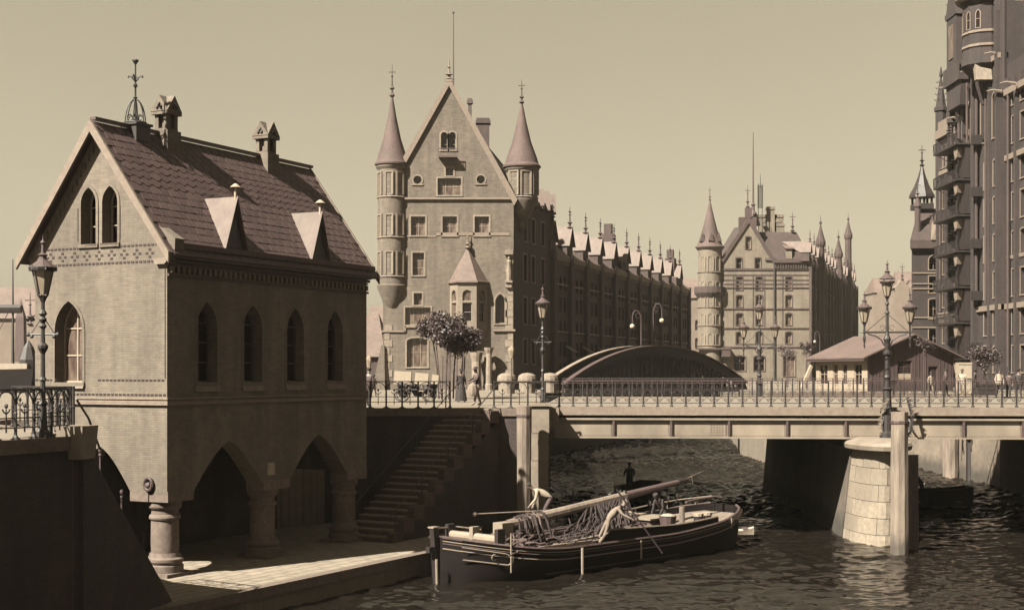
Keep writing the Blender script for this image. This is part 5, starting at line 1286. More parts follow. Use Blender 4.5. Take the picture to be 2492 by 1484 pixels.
# small building beyond
Y4 = 165.0
t = thing('hipped_warehouse', 'brick warehouse with steep hipped roof and lantern spire beside the tower warehouse', 'building', (0, Y4, 0))
f4 = lambda px: X_(px, Y4); z4 = lambda py: Z_(py, Y4)
x0, x1 = f4(2222), f4(2330)
ops = [dict(u=f4(2274), z=z4(y1), w=1.3, h=(y1-y0)*Y4/K, kind=k_, nx=2, nz=2, gl=M_glass) for y0, y1, k_ in ((621, 656, 'round'), (672, 712, 'rect'), (727, 775, 'seg'), (800, 845, 'rect'), (862, 905, 'seg'))]
facade(t, 'front_wall', M_brick_r, (0, 0), 0, [(x0, ST-.5), (x1, ST-.5), (x1, z4(605)), (x0, z4(605))], ops, .5, (M_stone, .12, .04))
MB().prism_z([(x0, .6), (x1, .6), (x1+va[0]*14, 14), (x0+va[0]*15, 14)], ST-.5, z4(606)).build('side_walls', M_brick_r, t)
MB().prism_z([(x0-.5, -.55), (x1, -.55), (x1+va[0]*12, 12), (x0-.5+va[0]*13, 12)], z4(605), z4(585)).build('cornice', M_brick_row, t)
MB().add([(x0-.5, -.55, z4(585)), (x1, -.55, z4(585)), (x1+4, 12, z4(585)), (x0+4, 12, z4(585)), (f4(2262), 4.5, z4(497)), (x1, 4.5, z4(497))], [(0, 1, 5, 4), (2, 3, 4, 5), (3, 0, 4), (1, 2, 5)]).build('roof', M_roof_mid, t)
tr = MB()
for y0 in (664, 690, 702, 772, 796): tr.box(x0-.08, x1, -.12, 0, z4(y0+2), z4(y0-1))
tr.build('string_course', M_stone, t)
g = MB(); cx = f4(2271); g.box(cx-1.1, cx+1.1, 3.4, 5.6, z4(500), z4(486)); 
for dx in (-.9, 0, .9):
    for dy in (3.6, 5.4): g.box(cx+dx-.12, cx+dx+.12, dy-.1, dy+.1, z4(486), z4(468))
l_ = g.build('lantern_turret', M_wood_d, t); g = MB(); g.lathe([(1.6, z4(470)), (1.5, z4(462)), (.9, z4(440)), (.45, z4(415)), (.1, z4(388))], (cx, 4.5), 8); spire(g, (cx, 4.5), z4(392), 2.6, .14); g.build('lantern_roof', M_wood_d, l_)
g = MB(); g.lathe([(.35, z4(580)), (.35, z4(505)), (.5, z4(500)), (.1, z4(475))], (f4(2239), 1), 8); spire(g, (f4(2239), 1), z4(480), 2.0, .12); g.build('corner_pinnacle', M_brick_row, t)
g = MB(); g.prism_y([(f4(2262), z4(585)), (f4(2330), z4(585)), (f4(2330), z4(500)), (f4(2296), z4(500))], -.7, 2); g.build('stepped_gable', M_stone, t)

# slim shafts, gargoyles, tracery and extra balcony ironwork on the tower warehouse
for u, z0, z1, o_ in ((7.4, 26, 42, 1.0), (10.0, 20, 36, 1.05), (12.7, 14, 36, 1.1), (15.4, 14, 36, 1.05), (18.0, 14, 42, 1.05), (22.2, 8, 33, .4), (27.0, 14, 33, .5), (1.0, 14, 28, .2), (5.3, 14, 28, .2)):
    MB().tube((u, -o_, z0), (u, -o_, z1), .13, n=6).build('wall_shaft', M_brick_row, OR)
for u, z in ((6.9, 36.6), (9.6, 33), (13.8, 36.8), (15.3, 40), (20.8, 37), (21.4, 33.4), (25, 33.4)):
    g = MB(); g.path([(u, -.7, z), (u, -1.5, z+.15), (u, -2.1, z+.05)], .16, 5, .06); g.build('gargoyle', M_stone, OR)
for i in range(9):
    z = 33.0 if i % 2 else 32.2; MB().box(21.4+i*1.8, 22.3+i*1.8, -.5, .2, 33.6, 34.5).build('battlement', M_brick_r, OR)
for i in range(7):
    g = MB(); g.prism_y([(6.6+i*2.1, 42), (7.6+i*2.1, 42), (7.6+i*2.1, 43), (6.6+i*2.1, 43)], -.75, -.3); g.build('battlement', M_brick_r, OR)
for f_ in range(7):
    z = 8.7+f_*3.5; g = MB()
    for k_ in range(16):
        a = k_*.55; g.box(11.4+1.3*math.cos(a)*.8, 11.9+1.3*math.cos(a)*.8, -2.2+.5*math.sin(a), -1.75+.5*math.sin(a), z+.2+k_*.2, z+.26+k_*.2)
    g.tube((12.3, -2.0, z), (12.3, -2.0, z+3.5), .09, n=5); g.path([(w0, -2.6, z+1.1), (w0-.5, -2.3, z+.3), (w0-.4, -.8, z-.6)], .05, 4)
    g.build('spiral_stair', M_iron, OR, kind='stuff')
# ================================================================= BARGE
BB = Vector((-2.7, 50.2)); BS = Vector((9.4, 62.6)); bd_ = (BS-BB).normalized(); bang = math.atan2(bd_.y, bd_.x); BLn = (BS-BB).length
# local x from bow to stern, local y to the left of travel = away from camera
V = thing('cargo_barge', 'dark wooden sailing barge with lowered mast lying in the canal', 'barge', (BB.x, BB.y, 0), bang)
def half(q):
    if q < .22: return 2.25*math.sin(q/.22*math.pi/2)**.62
    if q > .78: return 2.25*(.30+.70*math.cos((q-.78)/.22*math.pi/2)**.7)
    return 2.25
def sheer(q): return 1.02+.62*max(0, 1-q/.28)**1.7+.62*max(0, (q-.62)/.38)**1.4
NS = 40; g = MB(); vs = []; prof = ((0, -.4), (.80, -.3), (.93, .15), (.985, .55), (1.0, .85), (1.0, 1.0))
M_hull = mat('tarred_hull', .018, .007, 1.5, rough=.75, stretch=(.3, 1, 2.5), bump=.25)
M_hull.node_tree.nodes['Principled BSDF'].inputs['Specular IOR Level'].default_value = .15
def hull_side(sg):
    g = MB(); vs = []
    for i in range(NS+1):
        q = max(.002, i/NS); h = half(q); s_ = sheer(q)
        for f_, zf in prof: vs.append((BLn*q, sg*h*f_, zf*s_ if zf > 0 else zf))
    n_ = len(prof); fs = []
    for i in range(NS):
        for j in range(n_-1):
            a = (i*n_+j, (i+1)*n_+j, (i+1)*n_+j+1, i*n_+j+1); fs.append(a if sg < 0 else a[::-1])
    off = len(vs)      # inner bulwark
    for i in range(NS+1):
        q = max(.002, i/NS); h = max(.02, half(q)-.10); s_ = sheer(q); vs += [(BLn*q, sg*h, s_), (BLn*q, sg*h, s_-.42)]
    for i in range(NS):
        o1, i1 = i*n_+n_-1, off+2*i
        a = (o1, o1+n_, i1+2, i1); fs.append(a if sg < 0 else a[::-1])
        b = (i1, i1+2, i1+3, i1+1); fs.append(b if sg < 0 else b[::-1])
    g.add(vs, fs); return g
hg = hull_side(-1); h2 = hull_side(1); hg.add(h2.v, h2.f)
tv = [(BLn, y*half(1), z) for y, z in ((-1, sheer(1)), (1, sheer(1)), (.9, .1), (-.9, .1))]; hg.add(tv, [(0, 3, 2, 1)])
hg.build('hull', M_hull, V, smooth=True)
def strake(z_off, r, m_, nm, q0=0.0, q1=1.0, sg=-1, zk=None):
    g = MB(); n_ = 36
    pts = []
    for i in range(n_+1):
        q = max(.004, q0+(q1-q0)*i/n_); s_ = sheer(q); pts.append((BLn*q, sg*(half(q)*(1.0 if z_off < .3 else .985)+.015), s_-z_off))
    g.path(pts, r, 5); return g.build(nm, m_, V)
for sg in (-1, 1): strake(0.0, .055, M_wood_m, 'gunwale', 0, 1, sg)
strake(.13, .018, M_frame, 'hull_line'); strake(.22, .02, M_wood_m, 'hull_line'); strake(.40, .022, M_frame, 'hull_line')
# bow timbers
g = MB(); g.hexa([(.0, -.12, -.5), (.2, -.12, -.5), (.2, .12, -.5), (.0, .12, -.5), (-.24, -.11, 1.95), (.0, -.11, 1.95), (.0, .11, 1.95), (-.24, .11, 1.95)]); g.build('stem_post', M_wood_d, V)
MB().box(-.28, .04, -.15, .15, 1.95, 2.0).build('stem_cap', M_frame, V)
MB().box(-.42, -.14, -.1, .1, 1.1, 1.3).build('stem_block', M_wood_d, V)
g = MB(); q_ = [(.35, -half(.03)*1-.1, 1.30), (1.7, -half(.1)-.06, 1.03), (1.95, -half(.115)-.06, .92), (1.95, -half(.115)-.06, .72), (1.8, -half(.105)-.06, .62), (.45, -half(.03)-.04, .85)]; g.path(q_, .022, 5)
g.path([(1.3+.13*math.cos(a), -half(.085)-.04, .92+.11*math.sin(a)) for a in [i*.7+1.2 for i in range(7)]], .02, 5); g.build('name_board_outline', M_frame, V)
# decks: planks, hold, coamings
def deck(q0, q1, z, nm, m_, inset=.14):
    n_ = 12; rows = 9
    for r in range(rows):
        g = MB(); vs = []
        for i in range(n_+1):
            q = q0+(q1-q0)*i/n_; h = max(.03, half(q)-inset); y0 = -h+2*h*r/rows+.008; y1 = -h+2*h*(r+1)/rows-.008
            zz = z+(sheer(q)-1.02)*.85; vs += [(BLn*q, y0, zz), (BLn*q, y1, zz), (BLn*q, y0, zz-.05), (BLn*q, y1, zz-.05)]
        fs = []
        for i in range(n_):
            a = i*4; fs += [(a, a+1, a+5, a+4)[::-1], (a, a+4, a+6, a+2), (a+1, a+3, a+7, a+5), (a+2, a+6, a+7, a+3)]
        fs += [(0, 2, 3, 1), (n_*4, n_*4+1, n_*4+3, n_*4+2)]
        g.add(vs, fs).build('deck_plank', m_, V)
deck(.02, .20, .84, 'foredeck', M_wood_m); deck(.66, .985, .82, 'afterdeck', M_wood)
MB().box(BLn*.2, BLn*.66, -2.1, 2.1, .12, .18).build('hold_floor', M_wood_d, V)
for sg in (-1, 1):
    MB().box(BLn*.20, BLn*.37, sg*1.75-.05 if sg > 0 else -1.8, sg*1.75+.05 if sg > 0 else -1.7, .5, 1.12).build('hatch_coaming', M_wood, V)
    MB().box(BLn*.2, BLn*.66, sg*2.1-.32 if sg > 0 else -2.12, 2.12 if sg > 0 else -1.80, .86, .93).build('side_deck', M_wood, V)
# raised washboard on the near side from the step back
g = MB(); n_ = 22; vs = []
for i in range(n_+1):
    q = .365+(.80-.365)*i/n_; s_ = sheer(q); e = min(1, i/1.6); top = s_+.0+.46*e*(1-.55*i/n_)+.02
    for y, z in ((-half(q)-.02, s_-.08), (-half(q)-.02, top), (-half(q)+.12, top), (-half(q)+.12, s_-.08)): vs.append((BLn*q, y, z))
fs = [(i*4+j, (i+1)*4+j, (i+1)*4+(j+1) % 4, i*4+(j+1) % 4) for i in range(n_) for j in range(4)]+[(0, 1, 2, 3), (n_*4+3, n_*4+2, n_*4+1, n_*4)]
g.add(vs, fs).build('washboard', M_hull, V)
g = MB(); g.path([(v[0], v[1]+.06, v[2]+.03) for v in vs[1::4]], .045, 5); g.build('washboard_rail', M_wood, V)
# stern bulwark with freeing ports (white painted inside) and taffrail
for k_ in range(4):
    q = .86+.034*k_; x = BLn*q; MB().cbox(x+.12, -half(q+.007)-.045, sheer(q)-.12, .34, .05, .16).build('white_port', M_white, V)
g = MB(); g.path([(BLn*q, half(q)-.05, sheer(q)+.32) for q in (.62, .7, .78, .86, .93, 1.0)], .035, 5)
for q in (.7, .8, .9, .97): g.tube((BLn*q, half(q)-.05, sheer(q)), (BLn*q, half(q)-.05, sheer(q)+.32), .03, n=5)
g.build('taffrail', M_wood, V)
# windlass and bow gear
g = MB(); g.tube((1.9, -1.25, 1.45), (1.9, 1.25, 1.45), .17, n=10); g.build('windlass_barrel', M_frame, V)
for y in (-1.3, 0, 1.3): MB().box(1.72, 2.08, y-.09, y+.09, 1.0, 1.85).build('windlass_post', M_wood_d if y else M_frame, V)
for x, y, h in ((1.0, -.75, .5), (1.0, .75, .5), (2.9, -1.5, .45), (2.9, 1.5, .45)):
    g = MB(); g.lathe([(.10, 1.0), (.08, 1.0+h*.7), (.14, 1.0+h*.75), (.14, 1.0+h), (0, 1.0+h+.02)], (x, y), 8); g.build('bollard', M_wood_m, V)
# fender poles hanging over the side
for q, z1, z0, r in ((.108, 1.75, .35, .028), (.30, .98, -.25, .055), (.50, .95, .25, .04), (.86, 1.35, .9, .03)):
    MB().tube((BLn*q, -half(q)-.10, z0), (BLn*q, -half(q)-.10, z1), r, n=6).build('fender_pole', M_frame, V)
MB().tube((-.35, -.42, -.2), (-.38, -.42, .9), .05, n=6).build('fender_pole', M_frame, V)
# lowered mast
m0 = Vector((3.9, .25, 1.72)); m1 = Vector((14.6, .45, 2.72)); mm_ = m0.lerp(m1, .66); g = MB(); g.tube(m0, mm_, .21, .17, 10); g.build('lowered_mast', M_wood, V, smooth=True); g = MB(); g.tube(mm_, m1, .17, .12, 10); g.build('upper_mast', M_wood_m, V, smooth=True)
g = MB(); g.tube(m1, m1+(m1-m0).normalized()*.7, .13, .11, 10); g.build('mast_head', M_wood_d, V)
g = MB(); g.tube(m1, m1+Vector((2.0, .1, .40)), .03, .012, 5); g.tube(m1+Vector((1.0, 0, .2)), m1+Vector((1.1, 0, -.1)), .015, n=4); g.build('topmast', M_wood, V)
MB().box(3.35, 3.95, .0, .5, 1.25, 1.85).build('mast_heel', M_frame, V)
for x in (4.2,): MB().box(x-.14, x+.14, -.25, .75, .15, 1.55).build('mast_tabernacle', M_wood_d, V)
g = MB(); g.tube((10.7, -.1, .9), (10.9, .35, 2.6), .07, n=6); g.tube((10.7, 1.0, .9), (10.9, .55, 2.6), .07, n=6); g.build('mast_crutch', M_wood_d, V)
# sprit, loose poles on the hatch
for i, (y0, z0, y1, z1, r) in enumerate(((-1.1, 1.0, -.9, 1.25, .06), (-.5, 1.15, -.7, 1.35, .05), (.3, 1.1, .2, 1.5, .07), (1.0, 1.0, 1.2, 1.3, .06), (-1.5, 1.0, -1.35, 1.12, .05), (.9, 1.2, .5, 1.45, .045), (-.1, 1.0, -.2, 1.2, .05))):
    MB().tube((5.0+i*.25, y0, z0), (11.2+i*.2, y1, z1), r, r*.8, 6).build('spar', (M_wood, M_wood_m)[i % 2], V)
# mooring sweep at the bow and curved rail
g = MB(); g.path([(.5, .9, 1.5), (1.2, 1.2, 1.75), (2.3, 1.4, 1.7), (3.2, 1.0, 1.55)], .045, 5); g.build('curved_rail', M_wood, V)
# blocks hanging from the mast head
random.seed(5)
for k_ in range(4):
    p = m0.lerp(m1, .80+.06*k_); g = MB(); g.path([p, p+Vector((.03, -.1, -.25)), p+Vector((.0, -.12, -.42))], .02, 4); bk_ = g.build('strop', M_rope_d, V)
    MB().lathe([(0, -.13), (.09, -.08), (.11, 0), (.09, .1), (0, .14)], (0, 0), 7).build('pulley_block', M_wood_d, bk_, loc=p+Vector((.0, -.12, -.55)))
g = MB(); p = [m0.lerp(m1, .80+.06*k_)+Vector((0, -.12, -.72)) for k_ in range(4)]; g.path([p[0], (p[0]+p[1])/2+Vector((0, 0, -.18)), p[1], (p[1]+p[2])/2+Vector((0, 0, -.2)), p[2], p[3], m1+Vector((0, 0, -.1))], .014, 4); g.build('tackle_rope', M_rope_d, V)
# coils and tangle of rope / furled sail
def tangle(name, c, ext, n_, r, m_, seed):
    random.seed(seed); g = MB()
    for _ in range(n_):
        p = Vector((c[0]+random.uniform(-ext[0], ext[0]), c[1]+random.uniform(-ext[1], ext[1]), c[2]+random.uniform(0, ext[2]*.4))); pts = [p]
        a = random.uniform(0, 6.28); zz = random.uniform(-.05, .12)
        for i in range(7):
            a += random.uniform(-.9, .9); p = p+Vector((math.cos(a)*.2, math.sin(a)*.2, zz+random.uniform(-.08, .08)))
            p.z = min(max(p.z, c[2]), c[2]+ext[2]); pts.append(p.copy())
        g.path(pts, r, 4)
    return g.build(name, m_, V, kind='stuff')
tangle('rope_pile', (2.9, -.3, 1.02), (.9, 1.2, .45), 20, .028, M_rope, 1)
tangle('rope_pile', (5.4, -1.1, .95), (.8, .5, .8), 16, .022, M_rope_d, 2)
random.seed(9)     # furled sail and rigging draped over the mast heel
g = MB(); g2 = MB()
for i in range(34):
    q = random.uniform(.03, .17); p = m0.lerp(m1, q); y = random.uniform(-.45, .4); s_ = 1 if y > 0 else -1
    pts = [p+Vector((0, -y*.3, .24)), p+Vector((.05, y*.5, .16)), p+Vector((random.uniform(-.1, .1), y, -.2)), p+Vector((random.uniform(-.2, .2), y*1.25, -random.uniform(.6, .95)))]
    (g if i % 4 else g2).path(pts, .04, 4)
g.build('furled_rigging', M_rope_d, V, kind='stuff'); g2.build('hanging_rope', M_rope, V, kind='stuff')
g = MB()            # brown fan of shrouds hanging from the middle of the mast to the deck
for i in range(90):
    q = .42+.24*random.random(); p = m0.lerp(m1, q); e = Vector((p.x-random.uniform(.3, 2.6), -random.uniform(.2, 1.3), 1.0+random.uniform(0, .5)))
    mdl = (p+e)/2+Vector((random.uniform(-.1, .35), random.uniform(-.2, .2), -.12)); g.path([p+Vector((0, -.13, 0)), mdl, e], random.uniform(.012, .035), 4)
g.build('slack_shrouds', M_net, V, kind='stuff')
for i, (x, y, z, a, b, c_) in enumerate(((8.6, -.4, .95, 1.3, .7, .42), (10.0, .6, 1.0, 1.0, .6, .5), (9.6, -.9, 1.0, .7, .4, .35), (6.8, .5, .9, 1.1, .5, .35))):
    g = MB(); random.seed(i); vs = []
    for j in range(7):
        for k_ in range(10):
            th_ = 2*math.pi*k_/10; r_ = math.sin(math.pi*min(.999, max(.001, j/6)))**.6*random.uniform(.85, 1.12); vs.append((x+a*(j/3-1), y+b*r_*math.cos(th_), max(z-.3, z+c_*r_*math.sin(th_))))
    g.add(vs, [(j*10+k_, j*10+(k_+1) % 10, (j+1)*10+(k_+1) % 10, (j+1)*10+k_) for j in range(6) for k_ in range(10)]); g.build('sail_bundle', (M_net, M_wood_m, M_cloth_m, M_net)[i], V)
# cabin top, skylight, basket, buckets on the after deck
g = MB(); g.box(11.0, 12.5, -.9, .9, 1.0, 1.45); cb2 = g.build('deck_box', M_wood_m, V); MB().box(10.9, 12.6, -1.0, 1.0, 1.45, 1.52).build('lid', M_frame, cb2)
for x in (12.75,): MB().tube((x, -1.2, 1.1), (x, -1.2, 1.9), .12, n=8).build('bitt', M_wood, V)
bk = thing('wicker_basket', 'round dark wicker basket on the after deck between the stooping crewmen', 'basket', (BB.x, BB.y, 0), bang)
g = MB(); g.lathe([(.28, 1.15), (.36, 1.6), (.38, 1.62), (.36, 1.64)], (11.6, -1.35), 12); g.build('basket_body', M_wood_m, bk)
g = MB(); g.lathe([(.34, 1.62), (.2, 1.70), (0, 1.73)], (11.6, -1.35), 10); g.build('basket_load', M_white, bk)
for i, x in enumerate((13.4, 14.0)):
    b_ = thing('wooden_bucket', ('wooden bucket with pale rim nearer the barge hatch', 'wooden bucket with pale rim nearer the barge stern')[i], 'bucket', (BB.x, BB.y, 0), bang)
    MB().lathe([(.17, 1.15), (.21, 1.55)], (x, -1.55), 10).build('bucket_body', M_wood_d, b_); MB().lathe([(.23, 1.5), (.24, 1.62), (.0, 1.60)], (x, -1.55), 10).build('bucket_rim', M_white, b_)
g = MB(); g.path([(14.6, 0, 1.9), (15.4, .1, 1.95), (16.6, .0, 2.0), (17.2, 0, 1.9)], .06, 6); g.build('tiller', M_wood_m, V)
g = MB(); g.box(BLn, BLn+.5, -.05, .05, -.4, 1.5); g.build('rudder', M_wood_d, V)

# ================================================================= PEOPLE
def person(label, loc, face, P_, cols, extra=None, hat=None, s=1.0, skirt=None, group=None):
    """P_: joints in local metres, facing local -y.  cols = (torso, legs, skin, head) materials"""
    J = {k: Vector(v)*s for k, v in P_.items()}
    R_ = dict(pelvis=.135, spine=.125, chest=.145, neck=.055, head=.092, crown=.075, nose=.03, shL=.062, elL=.044, wrL=.03, shR=.062, elR=.044, wrR=.03,
              hiL=.085, knL=.062, anL=.042, toL=.04, hiR=.085, knR=.062, anR=.042, toR=.04)
    if skirt: pass
    edges = [('pelvis', 'spine'), ('spine', 'chest'), ('chest', 'neck'), ('neck', 'head'), ('head', 'crown'), ('head', 'nose'), ('chest', 'shL'), ('shL', 'elL'), ('elL', 'wrL'), ('chest', 'shR'), ('shR', 'elR'), ('elR', 'wrR'),
             ('pelvis', 'hiL'), ('hiL', 'knL'), ('knL', 'anL'), ('anL', 'toL'), ('pelvis', 'hiR'), ('hiR', 'knR'), ('knR', 'anR'), ('anR', 'toR')]
    J['spine'] = (J['pelvis']+J['chest'])/2; J['crown'] = J['head']+(J['head']-J['neck']).normalized()*.10*s
    fw = Vector((0, -1, 0)); hd = (J['head']-J['neck']).normalized(); nz_ = (fw-hd*fw.dot(hd)).normalized(); J['nose'] = J['head']+nz_*.115*s-hd*.0
    names = list(R_.keys()); me = bpy.data.meshes.new('person'); me.from_pydata([J[n_] for n_ in names], [(names.index(a), names.index(b)) for a, b in edges], [])
    o = bpy.data.objects.new('tmp', me); C.objects.link(o); md = o.modifiers.new('s', 'SKIN'); md.use_smooth_shade = True
    sk = me.skin_vertices[0].data if me.skin_vertices else None
    if sk is None:
        me.skin_vertices_add() if hasattr(me, 'skin_vertices_add') else None
        sk = me.skin_vertices[0].data
    for i, n_ in enumerate(names): sk[i].radius = (R_[n_]*s*(1.3 if n_ not in ('head', 'crown', 'nose', 'neck') else 1.08),)*2; sk[i].use_root = (n_ == 'pelvis')
    ss = o.modifiers.new('u', 'SUBSURF'); ss.levels = 1; ss.render_levels = 1
    dg = bpy.context.evaluated_depsgraph_get(); ev = o.evaluated_get(dg); m2 = bpy.data.meshes.new_from_object(ev)
    bpy.data.objects.remove(o)
    m2.name = 'person'; m2.materials.clear()
    for c_ in cols: m2.materials.append(c_)
    seg = [(a, b, {'spine': 0, 'chest': 0, 'shL': 0, 'elL': 0, 'wrL': 0, 'shR': 0, 'elR': 0, 'wrR': 0, 'neck': 2, 'head': 2, 'crown': 3, 'nose': 2}.get(b, 1)) for a, b in edges]
    for p in m2.polygons:
        best = (9, 0)
        for a, b, mi in seg:
            A, B_ = J[a], J[b]; d = B_-A; t_ = max(0, min(1, (p.center-A).dot(d)/max(d.dot(d), 1e-6))); dd = (p.center-(A+d*t_)).length
            if dd < best[0]: best = (dd, mi)
        p.material_index = best[1]; p.use_smooth = True
    t = thing('person', label, 'person', loc, face, group)
    bo = inst('body', m2, t)
    for sd_x in ('L', 'R'):     # hands: palm with five bent fingers
        w_, e_ = J['wr'+sd_x], J['el'+sd_x]; d = (w_-e_).normalized(); sx = d.orthogonal().normalized(); up = d.cross(sx); g = MB()
        g.tube(w_-d*.02, w_+d*.085*s, .034*s, .036*s, 6)
        for k_ in range(4):
            b0 = w_+d*.08*s+sx*(-.028+.019*k_)*s; l_ = (.036, .042, .040, .032)[k_]*s; b1 = b0+d*l_+up*.004; b2 = b1+(d*.4+up*.9).normalized()*l_*.9; g.path([b0, b1, b2], .0085*s, 4)
        b0 = w_+d*.02*s+sx*-.03*s; g.path([b0, b0+(d*.6-sx*.7)*.04*s, b0+(d*.6-sx*.7)*.04*s+(d+up)*.02*s], .010*s, 4)
        g.build('hand', cols[2], bo)
    h = J['head']; g = MB()
    M4 = Matrix.Translation(h+hd*.03*s) @ hd.to_track_quat('Z', 'Y').to_matrix().to_4x4()
    if hat == 'cap': g.lathe([(.118, .02), (.122, .05), (.115, .085), (.06, .115), (0, .12)], (0, 0), 10)
    elif hat == 'hat': g.lathe([(.20, .03), (.205, .04), (.11, .05), (.105, .13), (.06, .15), (0, .15)], (0, 0), 12)
    else: g.lathe([(.104, -.02), (.112, .03), (.10, .08), (.05, .112), (0, .12)], (0, 0), 10)
    g.v = [tuple(M4 @ Vector(v)) for v in g.v]
    if hat == 'cap': g.path([h+nz_*.09+hd*.06, h+nz_*.17+hd*.045], .03, 5)
    g.build('hat' if hat else 'hair', cols[3], t)
    if skirt:
        g = MB(); p = J['pelvis']; g.lathe([(.34, .06), (.30, .35), (.22, p.z-.12), (.15, p.z+.12)], (p.x, p.y), 12); g.build('skirt', skirt, t)
    return t
def stand(lean=0.0, step=0.0, aL=None, aR=None):
    hz = .92; ch = Vector((0, -math.sin(lean)*.45, hz+math.cos(lean)*.45)); nk = ch+Vector((0, -math.sin(lean)*.14, math.cos(lean)*.14)); hd = nk+Vector((0, -math.sin(lean*.6)*.17-.01, math.cos(lean*.6)*.17))
    d = dict(pelvis=(0, 0, hz), chest=ch, neck=nk, head=hd)
    for sg, k_ in ((1, 'L'), (-1, 'R')):
        sh = ch+Vector((sg*.19, 0, .04)); a = aL if k_ == 'L' else aR
        wr = Vector(a) if a is not None else sh+Vector((sg*.06, -.08, -.50)); mid = (sh+wr)/2; back = Vector((sg*.05, .08, -.03)); d['sh'+k_] = sh; d['wr'+k_] = wr; d['el'+k_] = mid+back*(1.0)
        f = sg*step; d['hi'+k_] = (sg*.10, 0, hz-.08); d['kn'+k_] = (sg*.11, -f*.5-.03, .48); d['an'+k_] = (sg*.12, -f, .08); d['to'+k_] = (sg*.13, -f-.17, .035)
    return d
deckz = 1.02
def bl(x, y): return (BB.x+bd_.x*x-bd_.y*y, BB.y+bd_.y*x+bd_.x*y)
# man in the white shirt bending with the long boat hook, facing left
p = stand(1.12, .16, (.12, -.66, .60), (-.16, -.50, .58)); p['pelvis'] = (0, .12, .92); p['hiL'] = (.1, .12, .86); p['hiR'] = (-.1, .12, .86)
x, y = X_(1332, 57.2), 57.2
person('man in white shirt and dark trousers bending over the barge rail with a boat hook', (x, y, 1.42), rad(-82), p, (M_cloth_w, M_cloth_m, M_skin, M_cloth_d), s=1.12)
hk = thing('boat_hook', 'long thin boat hook with a pale knob held out by the man in white shirt', 'boat hook', (0, 0, 0))
hz_ = Z_(1239, 57)
g = MB(); g.tube((X_(1395, 57.2), 57.2, hz_+.0), (X_(1157, 56.4), 56.4, Z_(1250, 56.4)), .022, n=5); g.build('pole', M_wood, hk); g = MB(); g.ball((X_(1155, 56.4), 56.4, Z_(1251, 56.4)), .10, 8); g.build('knob', M_white, hk)
# man in light clothes pushing a pole, leaning right
p = stand(.95, .0, (.10, -.98, 1.02), (-.14, -.90, .82)); p['anL'] = (.12, .42, .08); p['toL'] = (.13, .28, .03); p['knL'] = (.12, .22, .48); p['anR'] = (-.12, .20, .08); p['toR'] = (-.12, .04, .03); p['knR'] = (-.12, .05, .5)
x, y = X_(1483, 53.6), 53.6
person('man in light canvas clothes leaning on a pole at the side of the barge', (x, y, 1.12), rad(75), p, (M_cloth_l, M_cloth_l, M_skin, M_cloth_l))
pl_ = thing('barge_pole', 'dark quant pole slanting down to the deck from the light clothed man', 'pole', (0, 0, 0)); g = MB(); g.tube((X_(1500, 53.3), 53.3, Z_(1190, 53.3)), (X_(1612, 53.5), 53.5, Z_(1345, 53.5)), .035, n=6); g.build('pole', M_wood_d, pl_)
# crew at the stern
p = stand(1.1, .1, (.2, -.6, .55), (-.2, -.62, .5)); x, y = bl(11.4, .9)
person('stooping crewman in mid grey bending behind the wicker basket on the barge', (x, y, .78), rad(-60), p, (M_cloth_m, M_cloth_m, M_skin, M_cloth_m), hat='cap')
p = stand(.9, .1, (.2, -.6, .6), (-.2, -.62, .62)); x, y = bl(14.3, 1.0)
person('crewman in dark clothes crouching near the stern rail of the barge', (x, y, .72), rad(-40), p, (M_cloth_d, M_cloth_d, M_skin, M_cloth_d), hat='cap')
# rowing boat behind the barge with dark figure
def rowboat(label, x, y, rz, L_=4.2, W_=1.5, m_=M_wood_d, oars=True, hgt=.55):
    t = thing('rowing_boat', label, 'boat', (x, y, 0), rz); g = MB(); vs = []; n_ = 14
    for i in range(n_+1):
        q = i/n_; h = W_/2*(math.sin(math.pi*min(1, q*.5/.5*.5+.02))**.6 if q < .5 else (.55+.45*math.cos((q-.5)*math.pi))**.8); z = hgt+.18*(2*q-1)**2+(.14*(1-q)**3)
        for yy, zz in ((-h, z), (-h*.82, .1), (0, -.12), (h*.82, .1), (h, z)): vs.append((L_*(q-.5), yy, zz))
    off = len(vs)
    for i in range(n_+1):
        for j in range(5): v = vs[i*5+j]; vs.append((v[0], v[1]*.9, v[2]+(.0 if j in (0, 4) else .09)))
    fs = [(i*5+j, (i+1)*5+j, (i+1)*5+j+1, i*5+j+1)[::-1] for i in range(n_) for j in range(4)]+[(off+i*5+j, off+(i+1)*5+j, off+(i+1)*5+j+1, off+i*5+j+1) for i in range(n_) for j in range(4)]
    fs += [(i*5, (i+1)*5, off+(i+1)*5, off+i*5) for i in range(n_)]+[(i*5+4, off+i*5+4, off+(i+1)*5+4, (i+1)*5+4) for i in range(n_)]+[tuple(n_*5+j for j in range(5))]
    g.add(vs, fs).build('hull', m_, t)
    for q in (.3, .55, .8): MB().box(L_*(q-.5)-.13, L_*(q-.5)+.13, -W_*.40, W_*.40, .34, .38).build('thwart', M_wood_m, t)
    if oars:
        for sg in (-1, 1):
            o_ = MB(); o_.tube((.3, sg*.3, 1.0), (-.35, sg*2.5, .12), .03, n=5); o_.build('oar', M_wood_d, t)
    return t
x, y = X_(1545, 80), 80
rowboat('dark rowing boat with oars out behind the barge', x, y, rad(65), 5.4, 2.3, hgt=1.0)
p = stand(.05, .05, (.28, -.35, 1.05), (-.28, -.35, 1.05)); person('man in dark coat standing in the rowing boat behind the barge', (X_(1532, 79), 79.0, .62), rad(180), p, (M_cloth_d, M_cloth_d, M_skin, M_cloth_d), hat='cap')
rowboat('small white dinghy just behind the stern of the barge', X_(1785, 64), 64.5, rad(-8), 2.0, .9, M_white, False, .25)
x, y = X_(2262, 78), 78.0
